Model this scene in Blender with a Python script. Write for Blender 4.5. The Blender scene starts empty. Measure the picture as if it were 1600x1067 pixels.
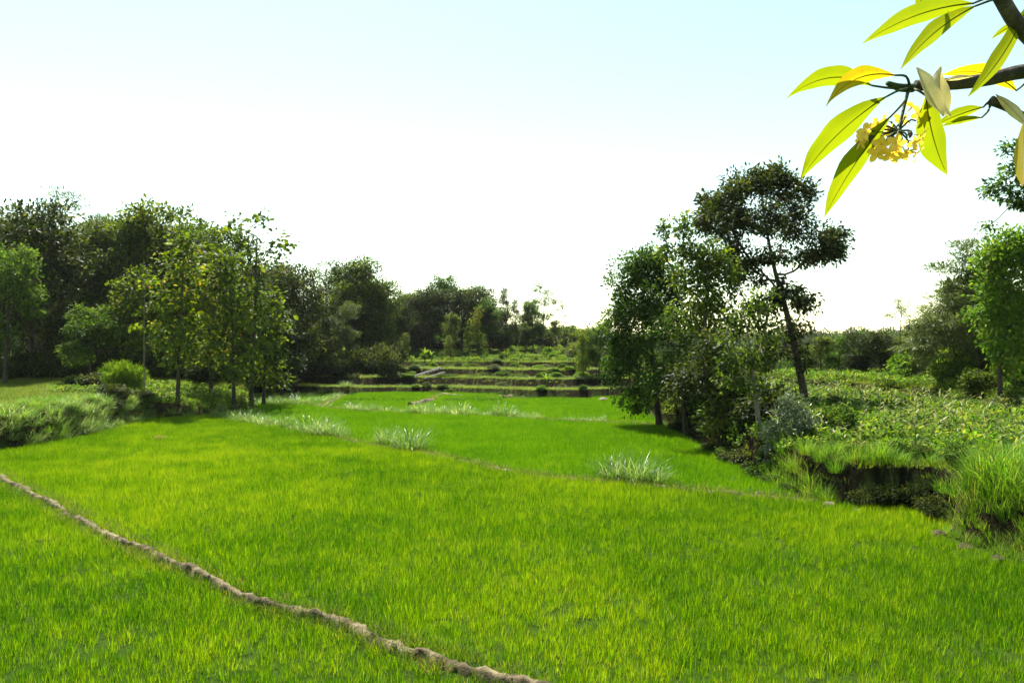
import bpy, math, random
import numpy as np
from mathutils import Vector, Matrix

# ------------------------------------------------------------------ camera, sky, sun
SC = bpy.context.scene
COL = SC.collection
F, HZ, EYE = 1150.0, 545.0, 5.0          # focal length in photo pixels, horizon row, eye height (m)

cam = bpy.data.cameras.new('camera')
cam.sensor_width = 36.0
cam.lens = 36.0 * F / 1600.0
cam.shift_y = (HZ - 533.5) / 1600.0
cam.clip_start, cam.clip_end = 0.05, 6000
cam_ob = bpy.data.objects.new('camera', cam)
cam_ob.location = (0, 0, EYE)
cam_ob.rotation_euler = (math.radians(90), 0, 0)
COL.objects.link(cam_ob)
SC.camera = cam_ob

SUN_AZ, SUN_EL = math.radians(-20), math.radians(63)   # azimuth clockwise from the view direction
world = bpy.data.worlds.new('World')
SC.world = world
world.use_nodes = True
wn = world.node_tree
wn.nodes.clear()
sky = wn.nodes.new('ShaderNodeTexSky')
sky.sky_type = 'NISHITA'
sky.sun_disc = False
sky.sun_elevation = SUN_EL
sky.sun_rotation = SUN_AZ
sky.altitude = 0
sky.air_density = 1.0
sky.dust_density = 0.35
sky.ozone_density = 1.0
bg = wn.nodes.new('ShaderNodeBackground')
bg.inputs['Strength'].default_value = 0.093
wo = wn.nodes.new('ShaderNodeOutputWorld')
tint = wn.nodes.new('ShaderNodeMix')
tint.data_type = 'RGBA'
tint.blend_type = 'MULTIPLY'
tint.inputs[0].default_value = 1.0
tint.inputs[7].default_value = (1.06, 1.0, 0.69, 1)      # thin humid veil over the blue
wn.links.new(sky.outputs[0], tint.inputs[6])
wn.links.new(tint.outputs[2], bg.inputs[0])
wn.links.new(bg.outputs[0], wo.inputs[0])

sun = bpy.data.lights.new('sun', 'SUN')
sun.energy = 4.6
sun.angle = math.radians(0.5)
sun.color = (1.0, 0.95, 0.84)
sun_ob = bpy.data.objects.new('sun', sun)
sd = Vector((math.sin(SUN_AZ) * math.cos(SUN_EL), math.cos(SUN_AZ) * math.cos(SUN_EL), math.sin(SUN_EL)))
sun_ob.rotation_euler = (-sd).to_track_quat('-Z', 'Y').to_euler()
sun_ob.location = sd * 60
COL.objects.link(sun_ob)

SC.view_settings.view_transform = 'Standard'
SC.view_settings.look = 'None'
SC.view_settings.exposure = 1.75
SC.view_settings.gamma = 1.0
SC.view_settings.use_curve_mapping = False
SC.render.engine = 'CYCLES'
cy = SC.cycles
cy.max_bounces = 5
cy.diffuse_bounces = 2
cy.glossy_bounces = 2
cy.transmission_bounces = 3
cy.transparent_max_bounces = 4
cy.volume_bounces = 0
cy.caustics_reflective = False
cy.caustics_refractive = False
cy.use_adaptive_sampling = True
cy.adaptive_threshold = 0.01
cy.use_denoising = True
try:
    cy.denoiser = 'OPENIMAGEDENOISE'
    cy.denoising_input_passes = 'RGB_ALBEDO_NORMAL'
except Exception:
    pass
cy.sample_clamp_indirect = 6.0

# ------------------------------------------------------------------ helpers
def at(px, py, Y):
    return Vector(((px - 800) / F * Y, Y, EYE - (py - HZ) / F * Y))
def gx(px, py, z=0.0):
    Y = F * (EYE - z) / (py - HZ)
    return ((px - 800) / F * Y, Y)

def smooth(t):
    t = np.clip(t, 0, 1)
    return t * t * (3 - 2 * t)

_rs = np.random.RandomState(5)
_tab = _rs.rand(256, 256)
def vnoise(x, y):
    x = np.asarray(x, float); y = np.asarray(y, float)
    xi = np.floor(x).astype(int); yi = np.floor(y).astype(int)
    u = x - xi; v = y - yi
    u = u * u * (3 - 2 * u); v = v * v * (3 - 2 * v)
    a = _tab[xi & 255, yi & 255]; b = _tab[(xi + 1) & 255, yi & 255]
    c = _tab[xi & 255, (yi + 1) & 255]; d = _tab[(xi + 1) & 255, (yi + 1) & 255]
    return (a * (1 - u) + b * u) * (1 - v) + (c * (1 - u) + d * u) * v
def fnoise(x, y):
    return vnoise(x, y) * .55 + vnoise(x * 2.1 + 9, y * 2.1 + 4) * .3 + vnoise(x * 4.3 + 3, y * 4.3 + 7) * .15

def mesh_np(name, V, faces, mats, attr=None, fmat=None, smooth_=False):
    """faces: list of int arrays (n,k)"""
    me = bpy.data.meshes.new(name)
    V = np.asarray(V, np.float32)
    me.vertices.add(len(V))
    me.vertices.foreach_set('co', V.ravel())
    faces = [np.asarray(f, np.int32) for f in faces if len(f)]
    nl = sum(f.size for f in faces)
    npol = sum(len(f) for f in faces)
    me.loops.add(nl)
    me.polygons.add(npol)
    me.loops.foreach_set('vertex_index', np.concatenate([f.ravel() for f in faces]) if faces else np.zeros(0, np.int32))
    st, o = [], 0
    for f in faces:
        k = f.shape[1]
        st.append(o + np.arange(len(f)) * k)
        o += f.size
    if st:
        me.polygons.foreach_set('loop_start', np.concatenate(st).astype(np.int32))
    for m in (mats if isinstance(mats, (list, tuple)) else [mats]):
        me.materials.append(m)
    if fmat is not None:
        me.polygons.foreach_set('material_index', np.asarray(fmat, np.int32))
    if smooth_ and npol:
        me.polygons.foreach_set('use_smooth', np.ones(npol, bool))
    me.update(calc_edges=True)
    if attr is not None:
        a = me.attributes.new('lv', 'FLOAT', 'FACE')
        a.data.foreach_set('value', np.asarray(attr, np.float32))
    return me

def ob(name, me, parent=None, loc=(0, 0, 0), rot=(0, 0, 0), scale=1.0):
    o = bpy.data.objects.new(name, me)
    o.location = loc
    o.rotation_euler = rot
    o.scale = (scale,) * 3 if np.isscalar(scale) else scale
    if parent:
        o.parent = parent
    COL.objects.link(o)
    return o
def tag(o, label=None, cat=None, group=None, kind=None):
    if label: o['label'] = label
    if cat: o['category'] = cat
    if group: o['group'] = group
    if kind: o['kind'] = kind
    return o
def copy_tree(root, name=None):
    r = root.copy()
    COL.objects.link(r)
    for ch in list(root.children):
        c = ch.copy(); c.parent = r
        COL.objects.link(c)
        for g in list(ch.children):
            d = g.copy(); d.parent = c
            COL.objects.link(d)
    return r

# ------------------------------------------------------------------ materials
def new_mat(name):
    m = bpy.data.materials.new(name)
    m.use_nodes = True
    nt = m.node_tree
    nt.nodes.clear()
    out = nt.nodes.new('ShaderNodeOutputMaterial')
    return m, nt, out
def ramp(nt, fac, cols):
    r = nt.nodes.new('ShaderNodeValToRGB')
    el = r.color_ramp.elements
    while len(el) < len(cols):
        el.new(0.5)
    for i, (p, c) in enumerate(cols):
        el[i].position = p
        el[i].color = (*c, 1)
    nt.links.new(fac, r.inputs[0])
    return r.outputs[0]
def noise(nt, scale, detail=3, rough=.55, vec=None, dist=0):
    n = nt.nodes.new('ShaderNodeTexNoise')
    n.inputs['Scale'].default_value = scale
    n.inputs['Detail'].default_value = detail
    n.inputs['Roughness'].default_value = rough
    n.inputs['Distortion'].default_value = dist
    if vec is not None:
        nt.links.new(vec, n.inputs['Vector'])
    return n.outputs[0]
def mathn(nt, op, a, b=None):
    n = nt.nodes.new('ShaderNodeMath')
    n.operation = op
    for i, v in enumerate((a, b)):
        if v is None: continue
        if isinstance(v, (int, float)):
            n.inputs[i].default_value = v
        else:
            nt.links.new(v, n.inputs[i])
    return n.outputs[0]
def mixc(nt, fac, a, b, mode='MIX'):
    n = nt.nodes.new('ShaderNodeMix')
    n.data_type = 'RGBA'
    n.blend_type = mode
    for sock, v in ((n.inputs[0], fac), (n.inputs[6], a), (n.inputs[7], b)):
        if isinstance(v, (int, float)):
            sock.default_value = v
        elif isinstance(v, tuple):
            sock.default_value = (*v, 1)
        else:
            nt.links.new(v, sock)
    return n.outputs[2]

def leaf_mat(name, cols, trans=0.4, rough=0.45, spec=0.35, tint=(1.25, 1.2, .6), patch=None, inst=False, patch_scale=.25, broad=0.0):
    """cols: ramp stops over the per-leaf value; patch: second ramp factor by place (two crops / growth patches)"""
    m, nt, out = new_mat(name)
    at_ = nt.nodes.new('ShaderNodeAttribute')
    at_.attribute_name = 'lv'
    oi = nt.nodes.new('ShaderNodeObjectInfo')
    f = mathn(nt, 'ADD', at_.outputs['Fac'], mathn(nt, 'MULTIPLY', mathn(nt, 'SUBTRACT', oi.outputs['Random'], .5), .5 if inst else .25))
    if patch:
        g = nt.nodes.new('ShaderNodeNewGeometry')
        pn = noise(nt, patch_scale, 3, .6, g.outputs['Position'])
        f = mathn(nt, 'ADD', f, mathn(nt, 'MULTIPLY', mathn(nt, 'SUBTRACT', pn, .5), patch))
    if broad:
        f = mathn(nt, 'ADD', f, mathn(nt, 'MULTIPLY', mathn(nt, 'SUBTRACT', noise(nt, .11, 2, .5, g.outputs['Position']), .5), broad))
    c = ramp(nt, f, cols)
    p = nt.nodes.new('ShaderNodeBsdfPrincipled')
    nt.links.new(c, p.inputs['Base Color'])
    p.inputs['Roughness'].default_value = rough
    p.inputs['Specular IOR Level'].default_value = spec
    t = nt.nodes.new('ShaderNodeBsdfTranslucent')
    nt.links.new(mixc(nt, 1.0, c, tint, 'MULTIPLY'), t.inputs[0])
    mx = nt.nodes.new('ShaderNodeMixShader')
    mx.inputs[0].default_value = trans
    nt.links.new(p.outputs[0], mx.inputs[1])
    nt.links.new(t.outputs[0], mx.inputs[2])
    nt.links.new(mx.outputs[0], out.inputs[0])
    return m

def solid_mat(name, cols, scale=3, rough=.85, bump=.5, bscale=None, detail=5, vec='Object', spec=.2, stretch=None):
    m, nt, out = new_mat(name)
    tc = nt.nodes.new('ShaderNodeTexCoord')
    v = tc.outputs[vec]
    if stretch:
        mp = nt.nodes.new('ShaderNodeMapping')
        mp.inputs['Scale'].default_value = stretch
        nt.links.new(v, mp.inputs[0])
        v = mp.outputs[0]
    n = noise(nt, scale, detail, .62, v)
    c = ramp(nt, n, cols)
    p = nt.nodes.new('ShaderNodeBsdfPrincipled')
    nt.links.new(c, p.inputs['Base Color'])
    p.inputs['Roughness'].default_value = rough
    p.inputs['Specular IOR Level'].default_value = spec
    b = nt.nodes.new('ShaderNodeBump')
    b.inputs['Strength'].default_value = bump
    b.inputs['Distance'].default_value = .05
    nt.links.new(noise(nt, bscale or scale * 4, 5, .65, v), b.inputs['Height'])
    nt.links.new(b.outputs[0], p.inputs['Normal'])
    nt.links.new(p.outputs[0], out.inputs[0])
    return m

M = {}
M['soil'] = solid_mat('soil', [(.3, (.022, .016, .009)), (.5, (.05, .037, .021)), (.7, (.085, .063, .038))], 1.4, .95, .8, 9)
M['mud'] = solid_mat('dry_mud', [(.32, (.045, .04, .018)), (.46, (.08, .062, .035)), (.6, (.17, .14, .08)), (.74, (.34, .285, .165))], 2.8, .95, 1.0, 16)
M['bark'] = solid_mat('bark', [(.3, (.025, .02, .014)), (.6, (.07, .056, .04)), (.8, (.13, .105, .08))], 5, .9, .8, 18, stretch=(1, 1, .25))
M['bark_pale'] = solid_mat('pale_bark', [(.3, (.10, .085, .065)), (.6, (.20, .175, .14)), (.8, (.30, .27, .22))], 5, .9, .6, 18, stretch=(1, 1, .25))
M['stone'] = solid_mat('grey_stone', [(.3, (.05, .048, .045)), (.55, (.10, .097, .093)), (.75, (.17, .163, .155))], 2.2, .85, .5, 14)
M['pale_stone'] = solid_mat('pale_stone', [(.3, (.10, .08, .055)), (.7, (.2, .165, .12))], 3, .85, .5, 14)

# ground sheet: soil, turf, leaf litter and painted shade by zone attribute
def ground_mat():
    m, nt, out = new_mat('field_ground')
    a = nt.nodes.new('ShaderNodeAttribute'); a.attribute_name = 'turf'
    b_ = nt.nodes.new('ShaderNodeAttribute'); b_.attribute_name = 'wet'
    g = nt.nodes.new('ShaderNodeNewGeometry')
    pos = g.outputs['Position']
    n1 = noise(nt, .9, 6, .65, pos); n2 = noise(nt, 5.5, 5, .7, pos); n3 = noise(nt, .22, 4, .6, pos)
    soil = ramp(nt, n1, [(.3, (.025, .02, .011)), (.5, (.06, .046, .026)), (.72, (.115, .09, .052))])
    turf = ramp(nt, n2, [(.3, (.025, .05, .008)), (.55, (.06, .115, .014)), (.8, (.12, .15, .03))])
    mud = ramp(nt, n2, [(.3, (.018, .035, .006)), (.6, (.03, .055, .008)), (.8, (.05, .07, .014))])
    tf = mathn(nt, 'ADD', a.outputs['Fac'], mathn(nt, 'MULTIPLY', mathn(nt, 'SUBTRACT', n3, .5), .6))
    tf.node.use_clamp = True
    c = mixc(nt, tf, soil, turf)
    d_ = nt.nodes.new('ShaderNodeAttribute'); d_.attribute_name = 'shade_litter'
    c = mixc(nt, d_.outputs['Fac'], c, ramp(nt, n2, [(.35, (.008, .007, .004)), (.6, (.018, .016, .009)), (.8, (.035, .032, .016))]))  # near-black colour for painted shade on steep faces and wood-floor litter
    c = mixc(nt, b_.outputs['Fac'], c, mud)
    p = nt.nodes.new('ShaderNodeBsdfPrincipled')
    nt.links.new(c, p.inputs['Base Color'])
    p.inputs['Roughness'].default_value = .95
    p.inputs['Specular IOR Level'].default_value = .0
    bp = nt.nodes.new('ShaderNodeBump')
    bp.inputs['Strength'].default_value = .9
    bp.inputs['Distance'].default_value = .08
    nt.links.new(mathn(nt, 'ADD', n2, n1), bp.inputs['Height'])
    nt.links.new(bp.outputs[0], p.inputs['Normal'])
    nt.links.new(p.outputs[0], out.inputs[0])
    return m
M['ground'] = ground_mat()

M['rice'] = leaf_mat('young_rice', [(0, (.035, .115, .003)), (.35, (.115, .225, .004)), (.75, (.22, .32, .005)), (1, (.31, .35, .012))], .55, .6, .12, (1.15, 1.25, .3), broad=1.5, patch=1.0, inst=True, patch_scale=.5)
M['rice_green'] = leaf_mat('green_rice', [(0, (.04, .125, .003)), (.45, (.12, .255, .004)), (.8, (.19, .305, .005)), (1, (.25, .32, .02))], .55, .6, .12, (1.1, 1.25, .3), patch=.8, inst=True, patch_scale=.25)
M['turf'] = leaf_mat('meadow_grass', [(0, (.04, .085, .006)), (.4, (.095, .16, .010)), (.75, (.17, .22, .02)), (1, (.28, .22, .06))], .5, .5, .2, (1.15, 1.2, .4), patch=1.0, inst=True, patch_scale=.35)
M['tall_grass'] = leaf_mat('tall_grass', [(0, (.045, .12, .009)), (.5, (.12, .25, .016)), (.85, (.20, .30, .03)), (1, (.34, .32, .1))], .55, .5, .2, (1.15, 1.2, .5), patch=.5, inst=True)
M['elephant'] = leaf_mat('elephant_grass', [(0, (.045, .10, .02)), (.5, (.12, .21, .035)), (.8, (.25, .33, .09)), (1, (.46, .46, .26))], .55, .35, .5, (1.1, 1.2, .6))
M['teak'] = leaf_mat('teak_leaf', [(0, (.018, .034, .005)), (.4, (.062, .115, .010)), (.78, (.145, .205, .016)), (.95, (.25, .26, .03)), (1, (.30, .16, .03))], .55, .5, .16, (1.35, 1.2, .35))
M['grove'] = leaf_mat('grove_leaf', [(0, (.012, .028, .004)), (.45, (.055, .10, .011)), (.8, (.14, .20, .018)), (.96, (.24, .26, .025)), (1, (.32, .28, .03))], .55, .5, .15)
M['olive'] = leaf_mat('olive_leaf', [(0, (.008, .018, .003)), (.45, (.042, .078, .009)), (.8, (.12, .165, .018)), (1, (.20, .21, .03))], .55, .5, .15)
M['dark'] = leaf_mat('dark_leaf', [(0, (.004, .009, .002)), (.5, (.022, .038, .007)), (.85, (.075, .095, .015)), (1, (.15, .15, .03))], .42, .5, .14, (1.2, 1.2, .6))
M['green'] = leaf_mat('green_leaf', [(0, (.008, .026, .003)), (.5, (.045, .10, .012)), (.85, (.11, .18, .022)), (1, (.18, .23, .03))], .55, .55, .12)
M['bright'] = leaf_mat('bright_leaf', [(0, (.03, .085, .007)), (.5, (.09, .19, .013)), (.85, (.17, .26, .02)), (1, (.24, .28, .03))], .5, .55, .12)
M['feather'] = leaf_mat('feather_leaf', [(0, (.03, .055, .014)), (.5, (.07, .105, .022)), (.85, (.12, .15, .035)), (1, (.18, .17, .05))], .4, .5, .3)
M['silver'] = leaf_mat('silvery_leaf', [(0, (.05, .085, .04)), (.5, (.10, .14, .075)), (.85, (.19, .22, .14)), (1, (.3, .3, .2))], .3, .35, .6, (1.1, 1.15, .7))
M['yellow'] = leaf_mat('yellow_leaf', [(0, (.10, .14, .015)), (.5, (.24, .25, .02)), (.85, (.40, .34, .03)), (1, (.5, .34, .04))], .42, .45, .35)
M['corn'] = leaf_mat('corn_leaf', [(0, (.05, .10, .018)), (.5, (.11, .17, .035)), (.8, (.2, .23, .07)), (1, (.30, .26, .12))], .42, .5, .2, (1.15, 1.2, .45))

# ------------------------------------------------------------------ the lie of the land
def poly_px(pts, z=0.13):
    return np.array([gx(px, py, z) for px, py in pts])
B1 = poly_px([(-60, 715), (0, 742), (75, 778), (150, 818), (235, 858), (320, 893), (400, 928), (480, 951), (560, 971), (640, 1003), (740, 1035), (850, 1067), (960, 1110)], .2)
B2 = poly_px([(345, 649), (440, 664), (560, 689), (650, 702), (720, 716), (800, 734), (900, 745), (1000, 753), (1100, 763), (1200, 771), (1290, 779)])
B3 = poly_px([(392, 631), (440, 631), (480, 632), (555, 640), (640, 644), (720, 647), (800, 651), (900, 657), (960, 659), (1030, 662)])
B4 = poly_px([(498, 633), (525, 624), (545, 614), (575, 606), (600, 604)])
B5 = poly_px([(640, 634), (668, 628), (690, 619), (725, 622), (765, 624), (790, 622), (808, 619)])
_o1 = B1[np.argsort(B1[:, 1])]
def x_bund1(Y): return np.interp(Y, _o1[:, 1], _o1[:, 0], left=6, right=-60)
def y_bund2(X): return np.interp(X, B2[:, 0], B2[:, 1], left=56, right=24.3)
def y_bund3(X): return np.interp(X, B3[:, 0], B3[:, 1], left=66.5, right=49)
RB = np.array([(0, 12.6), (12, 12.3), (16.9, 11.9), (18.3, 11.75), (20.1, 11.65), (20.45, 12.85), (23.1, 12.95), (23.45, 10.75), (24.5, 10.3), (26, 9.9), (30, 9.9), (37, 10.0), (44, 10.2), (50, 10.25), (56, 10.7), (70, 13), (77, 14.2), (100, 22), (130, 30), (400, 60)])
LB = np.array([(0, -27), (36, -25.2), (40, -24.6), (52, -25.9), (55, -22.4), (60, -21.2), (68, -24), (80, -29), (92, -31), (120, -34), (400, -40)])
R2 = np.array([(0, 31), (36, 28.6), (40.5, 28), (49, 27), (58, 24.5), (64, 23), (80, 24), (400, 24)])
def x_right(Y): return np.interp(Y, RB[:, 0], RB[:, 1])
def x_left(Y): return np.interp(Y, LB[:, 0], LB[:, 1])
STEPS = [(77, 0, .9), (82, .9, 1.75), (88.5, 1.75, 2.55), (97, 2.55, 3.3), (107, 3.3, 4.0), (118, 4.0, 4.8)]
def ywarp(X): return 2.2 * np.sin(X * .13 + 1) + 1.3 * np.sin(X * .31 + .4) + .35 * np.sin(X * 1.1) + .05 * (X + 5)

def ground(X, Y, fine=True):
    X = np.asarray(X, float); Y = np.asarray(Y, float)
    jit = (fnoise(X * .9 + 3, Y * .9) - .5) * .5
    z = np.zeros_like(X)
    z = np.where(X < x_bund1(Y), -.13, z)
    mid = (Y > y_bund2(X)) & (Y < y_bund3(X))
    z = np.where(mid, -.10, z)
    far = Y >= y_bund3(X)
    z = np.where(far, .02, z)
    z = z + .25 * smooth((Y - 69) / 1.0) * ((X > -16) & (X < -1) & far)
    # raised ground left
    hl = 1.85 - 1.3 * np.exp(-(((X + 22.5) / 5.0) ** 2 + ((Y - 57) / 7.0) ** 2)) + .02 * np.maximum(Y - 60, 0)
    z = z + (hl - z) * smooth((x_left(Y) - X + jit) / .9)
    # terraced hill in the middle
    yy = Y + ywarp(X)
    t = np.zeros_like(X)
    for y0, a, b in STEPS:
        t = np.where(yy > y0, a + (b - a) * smooth((yy - y0 + jit * 1.6) / .35), t)
    t = t + np.maximum(yy - 121, 0) * .06
    t = np.minimum(t, 5.0)
    z = np.where(yy > 76.5, np.maximum(z, t), z)
    # raised field right with its second step
    hr = 1.28 + .006 * np.maximum(Y - 20, 0)
    hr = hr + .95 * smooth((X - np.interp(Y, R2[:, 0], R2[:, 1]) + jit) / .8)
    zr = hr
    wd = .42 + .55 * smooth((20.3 - Y) / .6)
    w = smooth((X - x_right(Y) + jit * (.5 + .9 * (Y < 20.4))) / wd)
    z = z + (np.maximum(zr, z) - z) * w
    val = smooth((Y - 74) / 50) * smooth((X - 14) / 14)
    z = z - (z + 8) * val
    # far hills closing the view
    r = np.hypot(X, Y)
    z = z + 9 * smooth((r - 420) / 900) * (0.6 + .8 * fnoise(X * .004, Y * .004))
    # the knoll the photographer stands on
    z = np.maximum(z, 3.4 * (1 - smooth((Y - 2.6 + .4 * np.sin(X * .8)) / 3.6)) * (1 - smooth((np.abs(X) - 16) / 20)))
    return z
def gz(x, y):
    return float(ground(np.array([x]), np.array([y]))[0])

def axis(lo, hi, fine_lo, fine_hi, step, grow=1.18):
    a = list(np.arange(fine_lo, fine_hi, step))
    s, p = step, fine_hi
    while p < hi:
        a.append(p); s *= grow; p += s
    a.append(hi)
    s, p = step * grow, fine_lo - step
    while p > lo:
        a.insert(0, p); s *= grow; p -= s
    a.insert(0, lo)
    return np.array(a)

ax = np.concatenate([axis(-2500, 9.0, -36, 9.0, .42), np.arange(9.15, 14, .15), axis(14, 2500, 14.0, 36, .42)[1:]])
ax = np.unique(np.round(ax, 4))
ay = axis(-120, 3500, 1.0, 19.4, .4)
ay = np.concatenate([ay[ay < 19.4], np.arange(19.5, 25, .12), axis(25, 3500, 25, 95, .42, 1.15)[1:]])
ay = np.unique(np.round(ay, 4))
GX, GY = np.meshgrid(ax, ay)
GZ = ground(GX, GY)
near = (np.abs(GX) < 60) & (GY < 140)
slope = np.hypot(*np.gradient(GZ, ay, ax))
GZ = GZ + near * ((fnoise(GX * 1.7, GY * 1.7) - .5) * (.05 + .25 * np.clip(slope, 0, 1.2)) + (fnoise(GX * 5.1, GY * 5.1) - .5) * .30 * np.clip(slope, 0, 1.2))
nx, ny = len(ax), len(ay)
idx = np.arange(nx * ny).reshape(ny, nx)
quads = np.stack([idx[:-1, :-1], idx[:-1, 1:], idx[1:, 1:], idx[1:, :-1]], -1).reshape(-1, 4)
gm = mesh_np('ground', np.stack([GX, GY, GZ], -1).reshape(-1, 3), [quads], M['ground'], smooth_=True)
pad = (GX > x_left(GY)) & (GX < x_right(GY)) & (GY < 77 - ywarp(GX)) & (GY > 6)
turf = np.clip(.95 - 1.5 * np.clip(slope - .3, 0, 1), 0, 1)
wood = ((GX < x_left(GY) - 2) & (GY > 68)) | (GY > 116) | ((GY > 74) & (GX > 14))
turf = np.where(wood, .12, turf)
shade_litter = np.clip(slope * 1.6, 0, 1) * ((GY > 70) | ((GY > 20.3) & (GX > 5)) | ((GX > 5) & (GX < 15) & (fnoise(GX * .8, GY * .8) > .45)))  # shade painted into the soil colour of risers, notch and bank faces
shade_litter = np.maximum(shade_litter, wood * .8)
shade_litter = np.maximum(shade_litter, .7 * np.clip(slope * 1.6, 0, 1) * (GX < 0))
for nm, arr in (('turf', turf), ('wet', pad * 1.0), ('shade_litter', shade_litter)):
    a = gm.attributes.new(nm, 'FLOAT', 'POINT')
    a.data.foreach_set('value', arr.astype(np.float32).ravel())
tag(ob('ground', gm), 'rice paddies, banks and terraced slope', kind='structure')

# ------------------------------------------------------------------ mesh makers
def tube(path, rad, sides=6):
    P = np.asarray(path, float); n = len(P)
    rad = np.broadcast_to(np.asarray(rad, float), (n,))
    T = np.gradient(P, axis=0)
    T /= np.linalg.norm(T, axis=1)[:, None] + 1e-9
    ref = np.where(np.abs(T[:, 2:3]) > .9, np.array([[1., 0, 0]]), np.array([[0, 0, 1.]]))
    A = np.cross(T, ref); A /= np.linalg.norm(A, axis=1)[:, None] + 1e-9
    B = np.cross(T, A)
    th = np.arange(sides) / sides * 2 * math.pi
    V = P[:, None] + rad[:, None, None] * (A[:, None] * np.cos(th)[None, :, None] + B[:, None] * np.sin(th)[None, :, None])
    i = np.arange(n * sides).reshape(n, sides)
    q = np.stack([i[:-1], np.roll(i[:-1], -1, 1), np.roll(i[1:], -1, 1), i[1:]], -1).reshape(-1, 4)
    return V.reshape(-1, 3), q
class Acc:
    def __init__(s): s.V, s.F, s.n, s.A = [], {}, 0, {}
    def add(s, V, F, lv=None):
        V = np.asarray(V, float); F = np.asarray(F)
        k = F.shape[1]
        s.F.setdefault(k, []).append(F + s.n)
        s.A.setdefault(k, []).append(np.full(len(F), .5) if lv is None else np.broadcast_to(np.asarray(lv, float), (len(F),)))
        s.V.append(V); s.n += len(V)
    def mesh(s, name, mat, smooth_=False):
        ks = sorted(s.F)
        return mesh_np(name, np.concatenate(s.V), [np.concatenate(s.F[k]) for k in ks], mat,
                       np.concatenate([np.concatenate(s.A[k]) for k in ks]), smooth_=smooth_)
def unit(v):
    return v / (np.linalg.norm(v, axis=-1, keepdims=True) + 1e-9)

def leaves(acc, rs, P, D, U, L, W, big=False, lv=None):
    """many leaves at once; small ones are two folded triangles, big ones eight"""
    N = len(P)
    D = unit(D); S = unit(np.cross(D, U)); Nn = np.cross(S, D)
    L = np.broadcast_to(L, (N,))[:, None]; W = np.broadcast_to(W, (N,))[:, None]
    lv = rs.rand(N) if lv is None else lv
    i = np.arange(N)[:, None]
    if not big:
        V = np.stack([P, P + .48 * L * D + .5 * W * S + .14 * W * Nn, P + L * D - .12 * L * Nn, P + .48 * L * D - .5 * W * S + .14 * W * Nn], 1)
        Fc = np.concatenate([i * 4 + np.array([0, 1, 2]), i * 4 + np.array([0, 2, 3])])
        acc.add(V.reshape(-1, 3), Fc, np.concatenate([lv, lv]))
    else:
        dr = .25 + .3 * rs.rand(N)[:, None]
        rows = [P]
        for t, w, h in ((.3, .42, -.02), (.68, .5, -.4)):
            c = P + t * L * D + h * dr * L * Nn * .6
            rows += [c + w * W * S + .16 * W * Nn, c, c - w * W * S + .16 * W * Nn]
        rows.append(P + L * D - dr * L * Nn * .75)
        V = np.stack(rows, 1)
        t = np.array([[0, 1, 2], [0, 2, 3], [1, 4, 5], [1, 5, 2], [2, 5, 6], [2, 6, 3], [4, 7, 5], [5, 7, 6]])
        Fc = (i[:, :, None] * 8 + t[None]).reshape(-1, 3)
        acc.add(V.reshape(-1, 3), Fc, np.repeat(lv, 8))

def blades(acc, rs, base, D, L, W, bend, segs=3, lv=None):
    """grass blades: base (N,3), initial direction D, length, width, bend 0..1 towards the ground"""
    N = len(base)
    D = unit(D); H = D.copy(); H[:, 2] = 0; H = unit(H + 1e-6)
    S = np.stack([-H[:, 1], H[:, 0], np.zeros(N)], 1)
    tw = (rs.rand(N) - .5)[:, None] * 1.4
    S = unit(S + tw * D * .0 + tw * H)
    L = np.broadcast_to(L, (N,)); W = np.broadcast_to(W, (N,)); bend = np.broadcast_to(bend, (N,))
    lv = rs.rand(N) if lv is None else lv
    el0 = np.arcsin(np.clip(D[:, 2], -1, 1))
    p = base.copy(); rows = []
    for k in range(segs + 1):
        t = k / segs
        w = W * (1 - t) ** .7 * (.75 + .5 * min(1, t * 3)) if k < segs else None
        if k < segs:
            rows += [p - S * w[:, None] * .5, p + S * w[:, None] * .5]
        else:
            rows.append(p)
        e = el0 - bend * 2.4 * ((t + .5 / segs) ** 1.4)
        p = p + (H * np.cos(e)[:, None] + np.array([0, 0, 1.]) * np.sin(e)[:, None]) * (L / segs)[:, None]
    V = np.stack(rows, 1); m = V.shape[1]
    i = np.arange(N)[:, None] * m
    for k in range(segs - 1):
        acc.add(np.zeros((0, 3)), np.zeros((0, 4), int)) if False else None
    Q = [i + np.array([2 * k, 2 * k + 1, 2 * k + 3, 2 * k + 2]) for k in range(segs - 1)]
    T = i + np.array([2 * segs - 2, 2 * segs - 1, 2 * segs])
    n0 = acc.n
    acc.V.append(V.reshape(-1, 3)); acc.n += N * m
    if Q:
        acc.F.setdefault(4, []).append(np.concatenate(Q) + n0); acc.A.setdefault(4, []).append(np.tile(lv, segs - 1))
    acc.F.setdefault(3, []).append(T + n0); acc.A.setdefault(3, []).append(lv)

def tuft_mesh(name, seed, n, R, Lr, W, spread, bend, mat, segs=3, dry=.0):
    rs = np.random.RandomState(seed); acc = Acc()
    a = rs.rand(n) * 6.283; r = R * np.sqrt(rs.rand(n))
    base = np.stack([r * np.cos(a), r * np.sin(a), np.full(n, -.03)], 1)
    a2 = a + rs.randn(n) * .7
    tilt = spread * (.25 + .75 * rs.rand(n)) * (.4 + .6 * r / max(R, 1e-3))
    D = np.stack([np.cos(a2) * np.sin(tilt), np.sin(a2) * np.sin(tilt), np.cos(tilt)], 1)
    lv = np.clip(rs.rand(n) * .8, 0, 1)
    lv = np.where(rs.rand(n) < dry, .95 + .05 * rs.rand(n), lv)
    blades(acc, rs, base, D, Lr[0] + (Lr[1] - Lr[0]) * rs.rand(n) ** 1.5, W * (.7 + .6 * rs.rand(n)), bend[0] + (bend[1] - bend[0]) * rs.rand(n), segs, lv)
    return acc.mesh(name, mat)

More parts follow.
